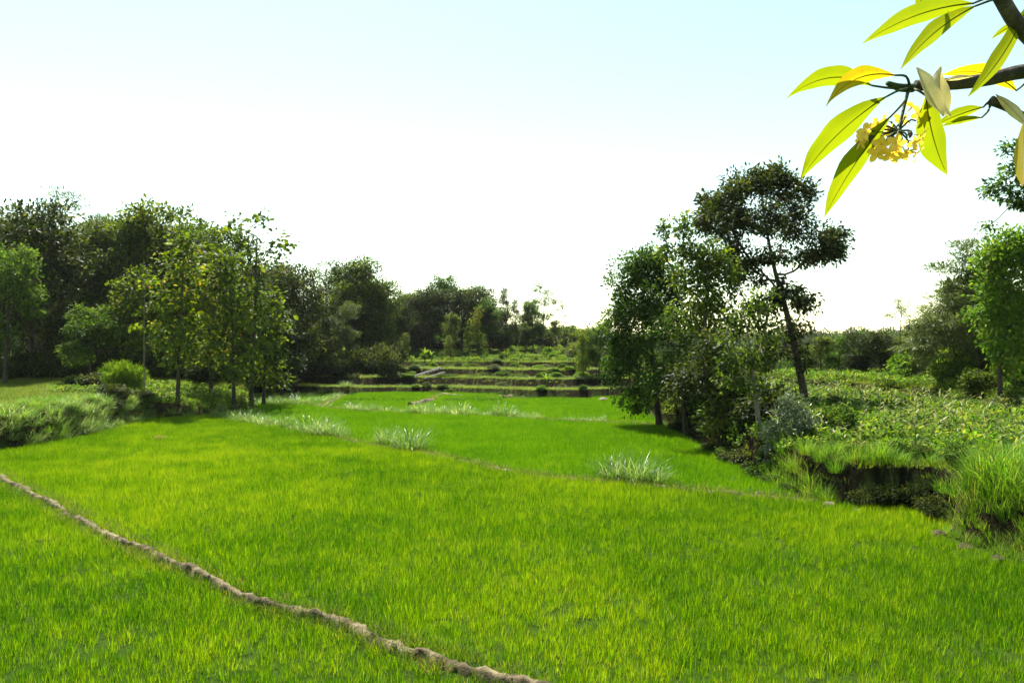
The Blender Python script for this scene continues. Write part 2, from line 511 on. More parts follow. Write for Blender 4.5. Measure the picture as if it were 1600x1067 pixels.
# ------------------------------------------------------------------ instancing of uncountable ground cover
def proto_coll(name, meshes):
    c = bpy.data.collections.new(name)
    for i, me in enumerate(meshes):
        c.objects.link(bpy.data.objects.new('%s_%02d' % (name, i), me))
    return c
def scatter(name, pts, rot, sc, pi, coll, label, cat=None):
    me = bpy.data.meshes.new(name)
    n = len(pts)
    me.vertices.add(n)
    me.vertices.foreach_set('co', np.asarray(pts, np.float32).ravel())
    for nm, ty, arr, key in (('rt', 'FLOAT_VECTOR', rot, 'vector'), ('sc', 'FLOAT_VECTOR', sc, 'vector'), ('pi', 'INT', pi, 'value')):
        a = me.attributes.new(nm, ty, 'POINT')
        a.data.foreach_set(key, np.asarray(arr, np.int32 if ty == 'INT' else np.float32).ravel())
    me.update()
    o = ob(name, me)
    ng = bpy.data.node_groups.new(name + '_scatter', 'GeometryNodeTree')
    ng.interface.new_socket('Geometry', in_out='INPUT', socket_type='NodeSocketGeometry')
    ng.interface.new_socket('Geometry', in_out='OUTPUT', socket_type='NodeSocketGeometry')
    N = ng.nodes
    gi, go = N.new('NodeGroupInput'), N.new('NodeGroupOutput')
    ci = N.new('GeometryNodeCollectionInfo')
    ci.inputs['Collection'].default_value = coll
    ci.inputs['Separate Children'].default_value = True
    ci.inputs['Reset Children'].default_value = True
    ip = N.new('GeometryNodeInstanceOnPoints')
    ip.inputs['Pick Instance'].default_value = True
    def att(nm, ty):
        a = N.new('GeometryNodeInputNamedAttribute'); a.data_type = ty
        a.inputs['Name'].default_value = nm
        return a.outputs['Attribute']
    l = ng.links.new
    l(gi.outputs[0], ip.inputs['Points'])
    l(ci.outputs[0], ip.inputs['Instance'])
    l(att('pi', 'INT'), ip.inputs['Instance Index'])
    l(att('rt', 'FLOAT_VECTOR'), ip.inputs['Rotation'])
    l(att('sc', 'FLOAT_VECTOR'), ip.inputs['Scale'])
    l(ip.outputs[0], go.inputs[0])
    md = o.modifiers.new('scatter', 'NODES')
    md.node_group = ng
    return tag(o, label, cat, kind='stuff')

def grid_pts(rs, x0, x1, y0, y1, step, mask, margin=4.0, jitter=.5):
    """jittered grid over a rectangle, kept where mask holds and where a camera near the photographer's sees it"""
    xs = np.arange(x0, x1, step); ys = np.arange(y0, y1, step)
    X, Y = np.meshgrid(xs, ys)
    X = X.ravel() + (rs.rand(X.size) - .5) * 2 * jitter * step
    Y = Y.ravel() + (rs.rand(Y.size) - .5) * 2 * jitter * step
    k = (np.abs(X) < .70 * Y + margin)
    X, Y = X[k], Y[k]
    k = mask(X, Y)
    return X[k], Y[k]
def dist_poly(X, Y, P):
    d = np.full(X.shape, 1e9)
    for (ax_, ay_), (bx_, by_) in zip(P[:-1], P[1:]):
        dx, dy = bx_ - ax_, by_ - ay_
        t = np.clip(((X - ax_) * dx + (Y - ay_) * dy) / (dx * dx + dy * dy), 0, 1)
        d = np.minimum(d, np.hypot(X - ax_ - t * dx, Y - ay_ - t * dy))
    return d
def lay(rs, name, X, Y, smin, smax, coll, label, hvar=None, tiltmax=.12, sink=0.0, xy=1.0):
    n = len(X)
    Z = ground(X, Y) - sink
    s = smin + (smax - smin) * rs.rand(n)
    if hvar is not None:
        s = s * hvar
    sc = np.stack([s * xy, s * xy, s], 1)
    rot = np.stack([(rs.rand(n) - .5) * 2 * tiltmax, (rs.rand(n) - .5) * 2 * tiltmax, rs.rand(n) * 6.283], 1)
    pi = rs.randint(0, len(coll.objects), n)
    return scatter(name, np.stack([X, Y, Z], 1), rot, sc, pi, coll, label)

rice_near = proto_coll('rice_clump', [tuft_mesh('rice_clump', 10 + i, 34, .12, (.14, .34), .0092, .34, (.02, .24), M['rice'], 3, .03) for i in range(6)])
rice_mid = proto_coll('rice_clump_green', [tuft_mesh('rice_clump_green', 30 + i, 32, .18, (.22, .38), .013, .3, (.03, .22), M['rice_green'], 2, .03) for i in range(5)])
rice_midy = proto_coll('rice_clump_far', [tuft_mesh('rice_clump_far', 50 + i, 32, .18, (.2, .38), .013, .32, (.03, .24), M['rice'], 2, .04) for i in range(5)])
turf_c = proto_coll('turf_clump', [tuft_mesh('turf_clump', 70 + i, 30, .28, (.12, .42), .016, .75, (.1, .6), M['turf'], 2, .12) for i in range(6)])
tallg_c = proto_coll('tall_grass_clump', [tuft_mesh('tall_grass_clump', 90 + i, 44, .24, (.5, 1.35), .018, .5, (.1, .6), M['tall_grass'], 4, .08) for i in range(6)])

rs = np.random.RandomState(1)
gap = lambda X, Y: fnoise(X * .9 + 40, Y * .9 + 11)
def m_main(X, Y):
    k = (X > x_bund1(Y)) & (X > x_left(Y) + .55) & (Y < y_bund2(X)) & (X < x_right(Y) - .35)
    return k & (dist_poly(X, Y, B1) > .20) & (dist_poly(X, Y, B2) > .34)
def thin(rs, X, Y, lo=.30):
    g = gap(X, Y)
    return (rs.rand(len(X)) < np.clip((g - lo + .08) * 9, .55, 1))
def hv(X, Y):
    return .72 + .42 * fnoise(X * .55 + 7, Y * .55 + 3) + .4 * (fnoise(X * 1.9, Y * 1.9) - .5)
X, Y = grid_pts(rs, -28, 13, 8, 24, .165, m_main); k = thin(rs, X, Y); X, Y = X[k], Y[k]
X2, Y2 = grid_pts(rs, -28, 13, 24, 57, .21, m_main); k = thin(rs, X2, Y2, .26); X2, Y2 = X2[k], Y2[k]
lay(rs, 'rice_plants', X, Y, .75, 1.2, rice_near, 'bright yellow-green young rice filling the big front paddy', hv(X, Y))
lay(rs, 'rice_plants', X2, Y2, .8, 1.15, rice_midy, 'yellow-green young rice in the back half of the big front paddy', hv(X2, Y2))
m_left = lambda X, Y: (X < x_bund1(Y)) & (X > x_left(Y) + .5) & (dist_poly(X, Y, B1) > .22)
X, Y = grid_pts(rs, -28, 6, 8, 34, .17, m_left); k = thin(rs, X, Y); X, Y = X[k], Y[k]
lay(rs, 'rice_plants', X, Y, .75, 1.1, rice_near, 'young rice in the corner paddy below the mud ridge', hv(X, Y))
m_mid = lambda X, Y: (Y > y_bund2(X)) & (Y < y_bund3(X)) & (X > x_left(Y) + .6) & (X < x_right(Y) - .5) & (dist_poly(X, Y, B2) > .36) & (dist_poly(X, Y, B3) > .45)
X, Y = grid_pts(rs, -25, 12, 24, 68, .22, m_mid)
lay(rs, 'rice_plants', X, Y, .85, 1.15, rice_mid, 'deeper green rice in the second paddy', hv(X, Y))
m_far = lambda X, Y: (Y > y_bund3(X)) & (Y + ywarp(X) < 76.7) & (X > x_left(Y) + .6) & (X < x_right(Y) - .6) & (dist_poly(X, Y, B3) > .4) & (dist_poly(X, Y, B4) > .35) & (dist_poly(X, Y, B5) > .4)
X, Y = grid_pts(rs, -32, 15, 49, 80, .27, m_far)
lay(rs, 'rice_plants', X, Y, .85, 1.1, rice_mid, 'bright green rice in the small far paddies below the terraces', hv(X, Y), xy=1.1)

# grass on the raised ground
m_lf = lambda X, Y: (X < x_left(Y) - .3) & (Y < 72)
X, Y = grid_pts(rs, -62, -20, 26, 72, .3, m_lf)
lay(rs, 'meadow_grass', X, Y, .7, 1.1, turf_c, 'short green growth on the raised field beside the wood', hv(X, Y))
def m_rf(X, Y):
    return (X > x_right(Y) + .15) & (Y < 72) & (Y > 14)
X, Y = grid_pts(rs, 9, 52, 14, 72, .3, m_rf)
lay(rs, 'meadow_grass', X, Y, .7, 1.25, turf_c, 'low weedy grass covering the raised crop field', .7 + .7 * gap(X, Y))
def weed_mesh(seed, mat):
    rs_ = np.random.RandomState(seed); acc = Acc(); n = 46
    P = np.stack([rs_.randn(n) * .17, rs_.randn(n) * .17, .06 + .34 * rs_.rand(n)], 1)
    leaves(acc, rs_, P, rs_.randn(n, 3) * .7 + np.array([0, 0, .25]), rs_.randn(n, 3) * .5 + np.array([0, 0, 1.]), .15 * (.6 + .8 * rs_.rand(n)), .075, False)
    b_ = np.stack([rs_.randn(6) * .1, rs_.randn(6) * .1, np.zeros(6)], 1)
    blades(acc, rs_, b_, rs_.randn(6, 3) * .3 + np.array([0, 0, 1.]), .42, .012, .1, 2)
    return acc.mesh('weed', mat)
weed_c = proto_coll('weed_clump', [weed_mesh(800 + i, M[k]) for i, k in enumerate(('bright', 'bright', 'tall_grass', 'corn', 'green', 'bright'))])
m_w = lambda X, Y: m_rf(X, Y) & ((X > x_right(Y) + 2.6) | (Y > 27)) & (gap(X * .7 + 5, Y * .7) > .42)
X, Y = grid_pts(rs, 9, 52, 14, 70, .42, m_w)
lay(rs, 'field_weeds', X, Y, .8, 1.5, weed_c, 'leafy weeds growing between the maize', .7 + .7 * gap(X, Y))
m_w2 = lambda X, Y: (X < x_left(Y) - .2) & (X > x_left(Y) - 9) & (Y > 53) & (Y < 63)
X, Y = grid_pts(rs, -40, -20, 52, 69, .45, m_w2)
lay(rs, 'field_weeds', X, Y, .8, 1.4, weed_c, 'leafy weeds around the foot of the teaks')
m_te = lambda X, Y: (Y + ywarp(X) > 77.2) & (X > x_left(Y)) & (X < 32) & (np.min([np.abs(Y + ywarp(X) - s_[0] + .6) for s_ in STEPS], axis=0) > .75)
X, Y = grid_pts(rs, -36, 32, 74, 130, .55, m_te, 2)
lay(rs, 'meadow_grass', X, Y, .7, 1.2, turf_c, 'weeds and short grass on the terrace steps', .6 + .8 * gap(X, Y), xy=1.6)
m_b1 = lambda X, Y: (dist_poly(X, Y, B1) < .40) & (dist_poly(X, Y, B1) > .06) & (rs.rand(len(X)) < np.clip((gap(X * 1.5, Y * 1.5) - .36) * 3.2, .08, .9) + .35 * (dist_poly(X, Y, B1) > .17))
X, Y = grid_pts(rs, -26, 3, 8, 34, .15, m_b1)
lay(rs, 'bund_grass', X, Y, .35, .75, turf_c, 'sparse weeds along the edges of the mud ridge', sink=-.1)
m_b2 = lambda X, Y: ((dist_poly(X, Y, B2) < .38) | (dist_poly(X, Y, B3) < .45) | (dist_poly(X, Y, B4) < .4)| (dist_poly(X, Y, B5) < .3)) & (rs.rand(len(X)) < .8)
X, Y = grid_pts(rs, -26, 12, 24, 78, .2, m_b2)
lay(rs, 'bund_grass', X, Y, .6, 1.0, turf_c, 'weeds overgrowing the low ridges between the farther paddies', sink=-.05)
# tall grass on the right bank
m_w3 = lambda X, Y: m_te(X, Y) & (gap(X * .5, Y * .5) > .52) & (rs.rand(len(X)) < .6) & (Y < 120) & (Y + ywarp(X) > 97.5)
X, Y = grid_pts(rs, -30, 20, 76, 120, .7, m_w3, 2)
lay(rs, 'terrace_weeds', X, Y, .8, 1.7, weed_c, 'leafy overgrowth on the terrace steps', .6 + .8 * gap(X, Y))
def m_tg(X, Y):
    d = X - x_right(Y)
    nb = (Y < 20.6) & (d > -.08) & (d < 2.8 + .8 * np.sin(Y * 2))
    nt = (Y > 23.5) & (Y < 27) & (d > .25) & (d < 1.6) & (gap(X * 1.3, Y * 1.3) > .52)
    side = (Y > 20.4) & (Y < 24) & (X > x_right(Y) + .3) & (X < x_right(Y) + 1.8) & (gap(X * 1.3, Y * 1.3) > .46)
    return nb | nt | side
X, Y = grid_pts(rs, 9, 18, 13, 28, .2, m_tg)
hh = 1.3 * np.clip((X - x_right(Y)) * 1.0, .28, 1) * np.clip(.45 + .9 * gap(X * 1.4, Y * 1.4), .4, 1.15) * np.where(Y > 20.8, .72, 1)
lay(rs, 'tall_bank_grass', X, Y, .75, 1.1, tallg_c, 'tall bright grass on top of the earth bank by the paddy', hh)
m_ed = lambda X, Y: (Y + ywarp(X) > 76) & (X < 14) & (X > -28) & (np.min([np.abs(Y + ywarp(X) - s[0] - .5) for s in STEPS], axis=0) < .4)
X, Y = grid_pts(rs, -30, 14, 72, 122, .5, m_ed, 2)
lay(rs, 'terrace_edge_grass', X, Y, .2, .4, tallg_c, 'rough grass hanging over the terrace edges', gap(X, Y) * 1.5)

# ------------------------------------------------------------------ mud ridges between the paddies
def bund(P, w, h, seed, label, z0=0.0, name='mud_ridge'):
    rs = np.random.RandomState(seed)
    seg = np.hypot(*np.diff(P, axis=0).T)
    s = np.concatenate([[0], np.cumsum(seg)])
    n = max(8, int(s[-1] / .07))
    t = np.linspace(0, s[-1], n)
    px, py = np.interp(t, s, P[:, 0]), np.interp(t, s, P[:, 1])
    px = px + (vnoise(t * .9 + seed, t * 0 + 3) - .5) * .22
    py = py + (vnoise(t * .9 + seed, t * 0 + 8) - .5) * .22
    T = unit(np.stack([np.gradient(px), np.gradient(py)], 1))
    Nn = np.stack([-T[:, 1], T[:, 0]], 1)
    prof = np.array([(-1.25, -.35), (-.95, .25), (-.68, .86), (-.35, .97), (0, .95), (.35, .93), (.68, .84), (.95, .22), (1.25, -.35)])
    V = np.zeros((n, len(prof), 3))
    wv = w * (.5 + .55 * vnoise(t * 1.3, t * 0 + seed) + .5 * vnoise(t * .35, t * 0 + seed + 5)); hv_ = h * (.72 + .5 * vnoise(t * 1.1 + 20, t * 0 + seed))
    for j, (u, v) in enumerate(prof):
        V[:, j, 0] = px + Nn[:, 0] * u * wv * .5
        V[:, j, 1] = py + Nn[:, 1] * u * wv * .5
        V[:, j, 2] = z0 + v * hv_
    V += (np.stack([fnoise(V[..., 0] * 5 + k, V[..., 1] * 5) for k in (0, 30, 60)], -1) - .5) * np.array([.14, .14, .16])
    V[..., 2] += (fnoise(V[..., 0] * 13, V[..., 1] * 13) - .5) * .10
    i = np.arange(n * len(prof)).reshape(n, -1)
    q = np.stack([i[:-1, :-1], i[:-1, 1:], i[1:, 1:], i[1:, :-1]], -1).reshape(-1, 4)
    return tag(ob(name, mesh_np(name, V.reshape(-1, 3), [q], M['mud'], smooth_=True)), label, kind='structure')
bund(B1, .22, .23, 1, 'pale dry mud ridge running diagonally between the front paddies', -.05)
bund(B2, .26, .09, 2, 'low mud ridge behind the big front paddy', -.02)
bund(B3, .4, .15, 3, 'grassy ridge behind the second paddy', -.02)
bund(B4, .4, .15, 4, 'short curved ridge between the far paddies', .02)
bund(B5, .7, .42, 5, 'brown ridge winding across the far paddies', .02)

# ------------------------------------------------------------------ trees
def build_tree(name, seed, trunk, blobs, leaf, mat, bark, r0=.16, tip=.012, extra=None, taper=.45):
    """trunk: list of (x,y,z); blobs: (x,y,z,rx,ry,rz,n clusters); leaf: dict(size,width,per,spread,flat,droop,big)
    returns an Empty named `name` with children trunk and crown (local coordinates, base at the origin)"""
    rs = np.random.RandomState(seed)
    tp = np.array(trunk, float)
    s = np.concatenate([[0], np.cumsum(np.linalg.norm(np.diff(tp, axis=0), axis=1))])
    n = max(6, int(s[-1] / .45))
    t = np.linspace(0, s[-1], n)
    path = np.stack([np.interp(t, s, tp[:, k]) for k in range(3)], 1)
    path[1:-1, :2] += (rs.rand(n - 2, 2) - .5) * .10
    for _ in range(2):
        path[1:-1] = .5 * path[1:-1] + .25 * (path[:-2] + path[2:])
    nodes = [p for p in path]; parent = [-1] + list(range(n - 1))
    chains = [(list(range(n)), True)]
    if extra:
        for lim in extra:                                   # named main limbs: lists of points, first one near the trunk
            lim = np.array(lim, float)
            j = int(np.argmin(np.linalg.norm(np.array(nodes) - lim[0], axis=1)))
            ch = [j]
            m = max(3, int(np.linalg.norm(lim[-1] - lim[0]) / .5))
            ss = np.linspace(0, len(lim) - 1, m)
            for q in ss[1:]:
                pnt = np.array([np.interp(q, range(len(lim)), lim[:, k]) for k in range(3)])
                nodes.append(pnt); parent.append(ch[-1]); ch.append(len(nodes) - 1)
            chains.append((ch, False))
    C = []
    for (x, y, z, rx, ry, rz, k) in blobs:
        u = unit(rs.randn(k, 3)); rr = rs.rand(k, 1) ** (1 / 2.6)
        C.append(np.array([x, y, z]) + u * rr * np.array([rx, ry, rz]))
    C = np.concatenate(C)
    ref = path[int(n * .6)]
    C = C[np.argsort(np.linalg.norm((C - ref) * np.array([1, 1, .6]), axis=1))]
    tips = []
    start = int(n * .22)
    for c in C:
        A = np.array(nodes)
        d = A - c
        cost = np.linalg.norm(d, axis=1) + 1.1 * np.maximum(A[:, 2] - c[2] + .25, 0)
        cost[:start] += 50
        j = int(np.argmin(cost))
        a = A[j]; dist = np.linalg.norm(c - a)
        m = max(2, min(6, int(dist / .5) + 1))
        ch = [j]
        for q in range(1, m + 1):
            f = q / m
            p = a + (c - a) * f + np.array([0, 0, .10 * dist * math.sin(f * math.pi)]) + rs.randn(3) * .05 * dist * (f < 1)
            nodes.append(p); parent.append(ch[-1]); ch.append(len(nodes) - 1)
        chains.append((ch, False)); tips.append(ch[-1])
    w = np.zeros(len(nodes)); w[tips] = 1
    for i in range(len(nodes) - 1, 0, -1):
        w[parent[i]] += w[i]
    R = tip * np.maximum(w, 1) ** taper
    tr = np.linspace(r0, r0 * .35, n)
    R[:n] = np.maximum(R[:n] * .6, tr * np.clip(.35 + .65 * (w[:n] / max(w[0], 1)) ** .35, .3, 1))
    R[0] *= 1.45; R[1] *= 1.15
    A = np.array(nodes)
    acc = Acc()
    for ch, main in chains:
        rad = R[ch].copy()
        if not main:
            rad[0] = min(rad[0], rad[1] * 1.3)
        V, q = tube(A[ch], rad, 8 if main else 4)
        acc.add(V, q)
    tm = acc.mesh('trunk', bark, True)
    # foliage
    per, sp = leaf['per'], leaf['spread']
    K = len(C)
    cc = np.repeat(A[tips], per, 0)
    N = len(cc)
    off = unit(rs.randn(N, 3)) * (rs.rand(N, 1) ** .5) * sp * (.65 + .7 * np.repeat(rs.rand(K, 1), per, 0))
    off[:, 2] *= leaf.get('flat', .75)
    mid = C.mean(0)
    outw = unit(cc - mid)
    D = unit(off / sp * .8 + outw * .5 + rs.randn(N, 3) * .45 + np.array([0, 0, -leaf.get('droop', .2)]))
    U = unit(np.array([0, 0, 1.]) * leaf.get('up', .8) + rs.randn(N, 3) * .55 + outw * .25)
    L = leaf['size'] * (.6 + .7 * rs.rand(N)); W = L * leaf['width']
    lv = np.clip(np.repeat(rs.rand(K), per) * .45 + rs.rand(N) * .6 - .03, 0, 1)
    la = Acc()
    leaves(la, rs, cc + off, D, U, L, W, leaf.get('big', False), lv)
    cm = la.mesh('crown', mat)
    root = bpy.data.objects.new(name, None)
    root.empty_display_size = .3
    COL.objects.link(root)
    ob('trunk', tm, root); ob('crown', cm, root)
    return root

def px_blobs(bx, by, Y, zb, lst):
    """blobs given by where they stand in the view at depth Y -> local coordinates of a tree based at (bx,by,zb)"""
    out = []
    for (px, py, rx, ry, n, *dy) in lst:
        d = dy[0] if dy else 0
        p = at(px, py, Y + d)
        k = (Y + d) / F
        out.append((p.x - bx, p.y - by, p.z - zb, rx * k, (rx + ry) * .5 * k * 1.05, ry * k, n))
    return out
def px_path(bx, by, Y, zb, lst):
    out = []
    for (px, py, *dy) in lst:
        p = at(px, py, Y + (dy[0] if dy else 0))
        out.append((p.x - bx, p.y - by, p.z - zb))
    return out
def tree_px(name, seed, Y, path, blobs, leaf, mat, bark, label, r0=.16, group=None, extra=None, cat='tree', tip=.012):
    b = at(path[0][0], path[0][1], Y)
    zb = gz(b.x, b.y) - .08
    tp = px_path(b.x, b.y, Y, zb, path)
    tp[0] = (0, 0, 0)
    ex = [px_path(b.x, b.y, Y, zb, e) for e in extra] if extra else None
    o = build_tree(name, seed, tp, px_blobs(b.x, b.y, Y, zb, blobs), leaf, mat, bark, r0, tip, ex)
    o.location = (b.x, b.y, zb)
    return tag(o, label, cat, group)

LEAF_TEAK = dict(size=.27, width=.66, per=12, spread=.68, flat=.8, droop=.35, big=True)
LEAF_MED = dict(size=.28, width=.55, per=30, spread=.68, flat=.7, droop=.15)
LEAF_SML = dict(size=.17, width=.5, per=40, spread=.6, flat=.75, droop=.1)
LEAF_FEA = dict(size=.34, width=.22, per=70, spread=.85, flat=.3, droop=.05, up=1.6)

# the tall tree on the raised field and the grove at the paddy's edge
tree_px('tall_tree', 3, 46, [(1259, 652), (1254, 600), (1246, 560), (1236, 515), (1224, 468), (1212, 432), (1203, 385), (1192, 330), (1190, 300)],
        [(1128, 318, 40, 30, 34), (1165, 292, 36, 24, 28), (1208, 280, 34, 24, 30), (1238, 305, 30, 30, 26), (1108, 350, 26, 32, 20, -1),
         (1150, 352, 42, 30, 34, 1), (1190, 345, 32, 26, 20, -2), (1240, 352, 30, 30, 24, 1), (1292, 380, 28, 32, 34), (1262, 402, 24, 20, 14, 1), (1165, 402, 46, 24, 28, 1),
         (1215, 402, 22, 14, 7), (1160, 432, 34, 20, 14, 1), (1222, 452, 30, 18, 13, -1), (1255, 470, 18, 18, 10), (1195, 480, 30, 22, 14), (1230, 512, 26, 18, 9), (1208, 545, 26, 22, 9), (1252, 558, 14, 16, 4), (1180, 590, 24, 24, 7)],
        dict(size=.27, width=.5, per=56, spread=.62, flat=.85, droop=.2), M['dark'], M['bark'],
        'tallest tree, dark leaning trunk and open dark crown against the sky', .26,
        extra=[[(1212, 434), (1240, 424, 1), (1268, 402, 1), (1290, 386)], [(1222, 462), (1205, 440, -1), (1170, 405, 1), (1140, 355, 1)], [(1254, 600), (1236, 560, -1), (1225, 530, -1), (1212, 505)]])
tree_px('grove_tree', 11, 47, [(1031, 664), (1028, 640), (1024, 600), (1018, 540), (1020, 480), (1025, 430)],
        [(985, 440, 32, 36, 30), (1012, 408, 34, 24, 24), (1005, 470, 45, 36, 40, -1), (968, 495, 22, 26, 14), (1035, 500, 45, 40, 36, 1), (985, 545, 36, 36, 26), (960, 575, 24, 30, 12), (1025, 575, 40, 40, 26), (1000, 620, 30, 24, 14), (1050, 440, 30, 36, 22)],
        dict(size=.23, width=.54, per=84, spread=.75, flat=.8, droop=.15), M['green'], M['bark'], 'dense green tree at the outer end of the grove, dark trunk at the paddy edge', .2, 'trees of the grove by the paddy')
tree_px('grove_tree', 12, 41, [(1108, 702), (1106, 660), (1104, 600), (1100, 540), (1106, 460), (1108, 400)],
        [(1100, 398, 36, 22, 22), (1125, 420, 34, 30, 26), (1080, 430, 30, 30, 20), (1112, 465, 44, 30, 32), (1125, 510, 40, 30, 24), (1075, 500, 36, 34, 18, 1), (1105, 560, 40, 34, 22), (1040, 362, 4, 18, 5), (1068, 366, 5, 20, 6), (1072, 342, 3, 8, 2), (1042, 395, 10, 12, 5), (1068, 395, 8, 12, 5)],
        dict(size=.22, width=.58, per=36, spread=.6, flat=.9, droop=.3, big=True), M['grove'], M['bark'], 'yellow-green teak in the middle of the grove with two upright leafy shoots', .16, 'trees of the grove by the paddy')
tree_px('grove_tree', 13, 31, [(1192, 738), (1188, 700), (1183, 650), (1180, 590), (1170, 530), (1160, 480)],
        [(1165, 500, 28, 26, 14), (1200, 520, 26, 26, 12), (1150, 545, 28, 26, 14), (1185, 565, 28, 24, 11), (1140, 585, 26, 22, 8), (1175, 605, 22, 16, 5), (1195, 465, 20, 20, 7)],
        dict(size=.18, width=.58, per=24, spread=.46, flat=.8, droop=.3, big=True), M['grove'], M['bark_pale'], 'slender pale-barked tree at the near end of the grove', .13, 'trees of the grove by the paddy')
tree_px('grove_tree', 14, 36, [(1148, 722), (1144, 690), (1136, 640), (1130, 580), (1125, 540)],
        [(1120, 555, 40, 34, 26), (1085, 580, 36, 30, 22), (1140, 590, 32, 26, 12), (1100, 612, 30, 20, 8), (1060, 615, 24, 20, 6)],
        dict(LEAF_MED, size=.2, per=44), M['dark'], M['bark'], 'low dark tree filling the foot of the grove', .15, 'trees of the grove by the paddy')
tree_px('grove_tree', 15, 43, [(1072, 688), (1070, 650), (1066, 600), (1062, 550), (1060, 500)],
        [(1055, 520, 40, 36, 26), (1080, 560, 40, 36, 24), (1040, 595, 36, 30, 16), (1075, 615, 28, 22, 8)],
        dict(LEAF_MED, size=.2, per=44), M['green'], M['bark'], 'forked dark-trunked tree between the green tree and the yellow teak', .17, 'trees of the grove by the paddy',
        extra=[[(1070, 650), (1085, 610, 1), (1098, 575, 1)]])
tree_px('sapling', 16, 35, [(1128, 712), (1126, 670), (1124, 620)], [(1125, 640, 20, 26, 6), (1110, 660, 16, 16, 4)], LEAF_MED, M['olive'], M['bark'],
        'thin sapling in the shade under the grove', .06)
# silvery bush and companions at the bank
tree_px('silvery_bush', 21, 28.5, [(1242, 752), (1240, 720), (1240, 690)],
        [(1232, 655, 30, 24, 20), (1262, 668, 24, 26, 16), (1215, 690, 20, 28, 16), (1245, 700, 34, 32, 24), (1275, 700, 20, 30, 12), (1225, 735, 22, 16, 9), (1242, 632, 16, 16, 8)],
        dict(size=.16, width=.32, per=60, spread=.36, flat=.9, droop=-.2), M['silver'], M['bark'], 'silvery green bush on the bank in front of the tall tree', .07, cat='bush',
        extra=[[(1241, 735), (1222, 715), (1216, 690)], [(1241, 735), (1262, 712), (1268, 690)]])

# prototypes of woodland trees, 10 m tall, then copied
def proto(name, seed, blobs, leaf, mat, bark, r0=.17, lean=.3, trunk_top=9.0):
    rs = np.random.RandomState(seed)
    tp = [(0, 0, 0), (lean * .2, 0, 2.5), (lean * .7, lean * .2, 5.5), (lean, .2, trunk_top)]
    return build_tree(name, seed, tp, blobs, leaf, mat, bark, r0)
def round_blobs(rs, n, zc, R, H, k):
    out = []
    for i in range(n):
        a = i * 2.4 + rs.rand(); r = R * (.35 + .55 * rs.rand())
        z = zc + (rs.rand() - .5) * H
        q = 1 - abs(z - zc) / (H * 1.1)
        out.append((r * q * math.cos(a), r * q * math.sin(a), z, R * .48, R * .48, R * .42, k))
    return out
PR = {}
r_ = np.random.RandomState(77)
col_bl = lambda rs, z0, z1, R, n, k: [((rs.rand() - .5) * R, (rs.rand() - .5) * R, z0 + (z1 - z0) * (i + .5) / n, R * (1.15 - .55 * i / n) * .8, R * (1.15 - .55 * i / n) * .8, (z1 - z0) / n * .8, k) for i in range(n)]
PR['teak_a'] = proto('teak_tree', 101, col_bl(r_, 2.4, 10, 2.0, 7, 24), LEAF_TEAK, M['teak'], M['bark'], .13)
PR['teak_b'] = proto('teak_tree', 102, col_bl(r_, 2.0, 10, 1.7, 7, 20), LEAF_TEAK, M['teak'], M['bark'], .12, -.3)
PR['teak_open'] = proto('teak_tree', 103, [(-.9, 0, 9.4, .5, .5, .7, 5), (.5, .3, 9.7, .4, .4, .6, 4), (1.3, 0, 8.6, .5, .5, .6, 6), (-1.2, .2, 7.6, .7, .7, .7, 9), (.3, 0, 8.0, .7, .7, .7, 9), (0, 0, 6.2, 1.4, 1.4, 1, 18), (.2, 0, 4.6, 1.5, 1.5, 1, 18), (0, .2, 3.2, 1.3, 1.3, .8, 10)], LEAF_TEAK, M['teak'], M['bark'], .12)
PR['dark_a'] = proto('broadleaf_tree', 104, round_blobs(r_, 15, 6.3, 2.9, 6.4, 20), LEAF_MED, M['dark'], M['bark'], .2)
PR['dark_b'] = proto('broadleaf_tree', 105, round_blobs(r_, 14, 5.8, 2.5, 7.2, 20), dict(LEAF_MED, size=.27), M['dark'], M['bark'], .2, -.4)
PR['olive_a'] = proto('broadleaf_tree', 106, round_blobs(r_, 15, 6.0, 2.7, 6.8, 19), LEAF_MED, M['olive'], M['bark'], .18)
PR['olive_b'] = proto('broadleaf_tree', 107, round_blobs(r_, 11, 6.8, 2.3, 5.2, 18), dict(LEAF_MED, per=20, size=.27), M['olive'], M['bark'], .16, -.2)
PR['green_a'] = proto('broadleaf_tree', 108, round_blobs(r_, 12, 6.2, 2.6, 6.0, 20), LEAF_MED, M['green'], M['bark'], .17)
PR['feather'] = proto('feathery_tree', 109, round_blobs(r_, 10, 6.8, 2.8, 4.6, 9), LEAF_FEA, M['feather'], M['bark'], .13)
PR['wispy'] = proto('wispy_tree', 110, round_blobs(r_, 9, 7.6, 2.0, 4.0, 4), dict(LEAF_FEA, per=22, size=.3, spread=.6), M['olive'], M['bark'], .09)
PR['slender'] = proto('slender_tree', 111, [(0, 0, 9, .7, .7, .8, 7), (.4, 0, 7.6, 1.1, 1.1, .8, 10), (-.5, .2, 6.2, 1.3, 1.3, .8, 11), (.5, 0, 5, 1.2, 1.2, .7, 8)], dict(LEAF_MED, per=15, spread=.5), M['olive'], M['bark'], .08)
PR['cypress'] = proto('column_tree', 112, col_bl(r_, 1.2, 10.2, 1.0, 8, 15), dict(LEAF_SML, per=34, size=.2, droop=-.3), M['dark'], M['bark'], .14, .05)
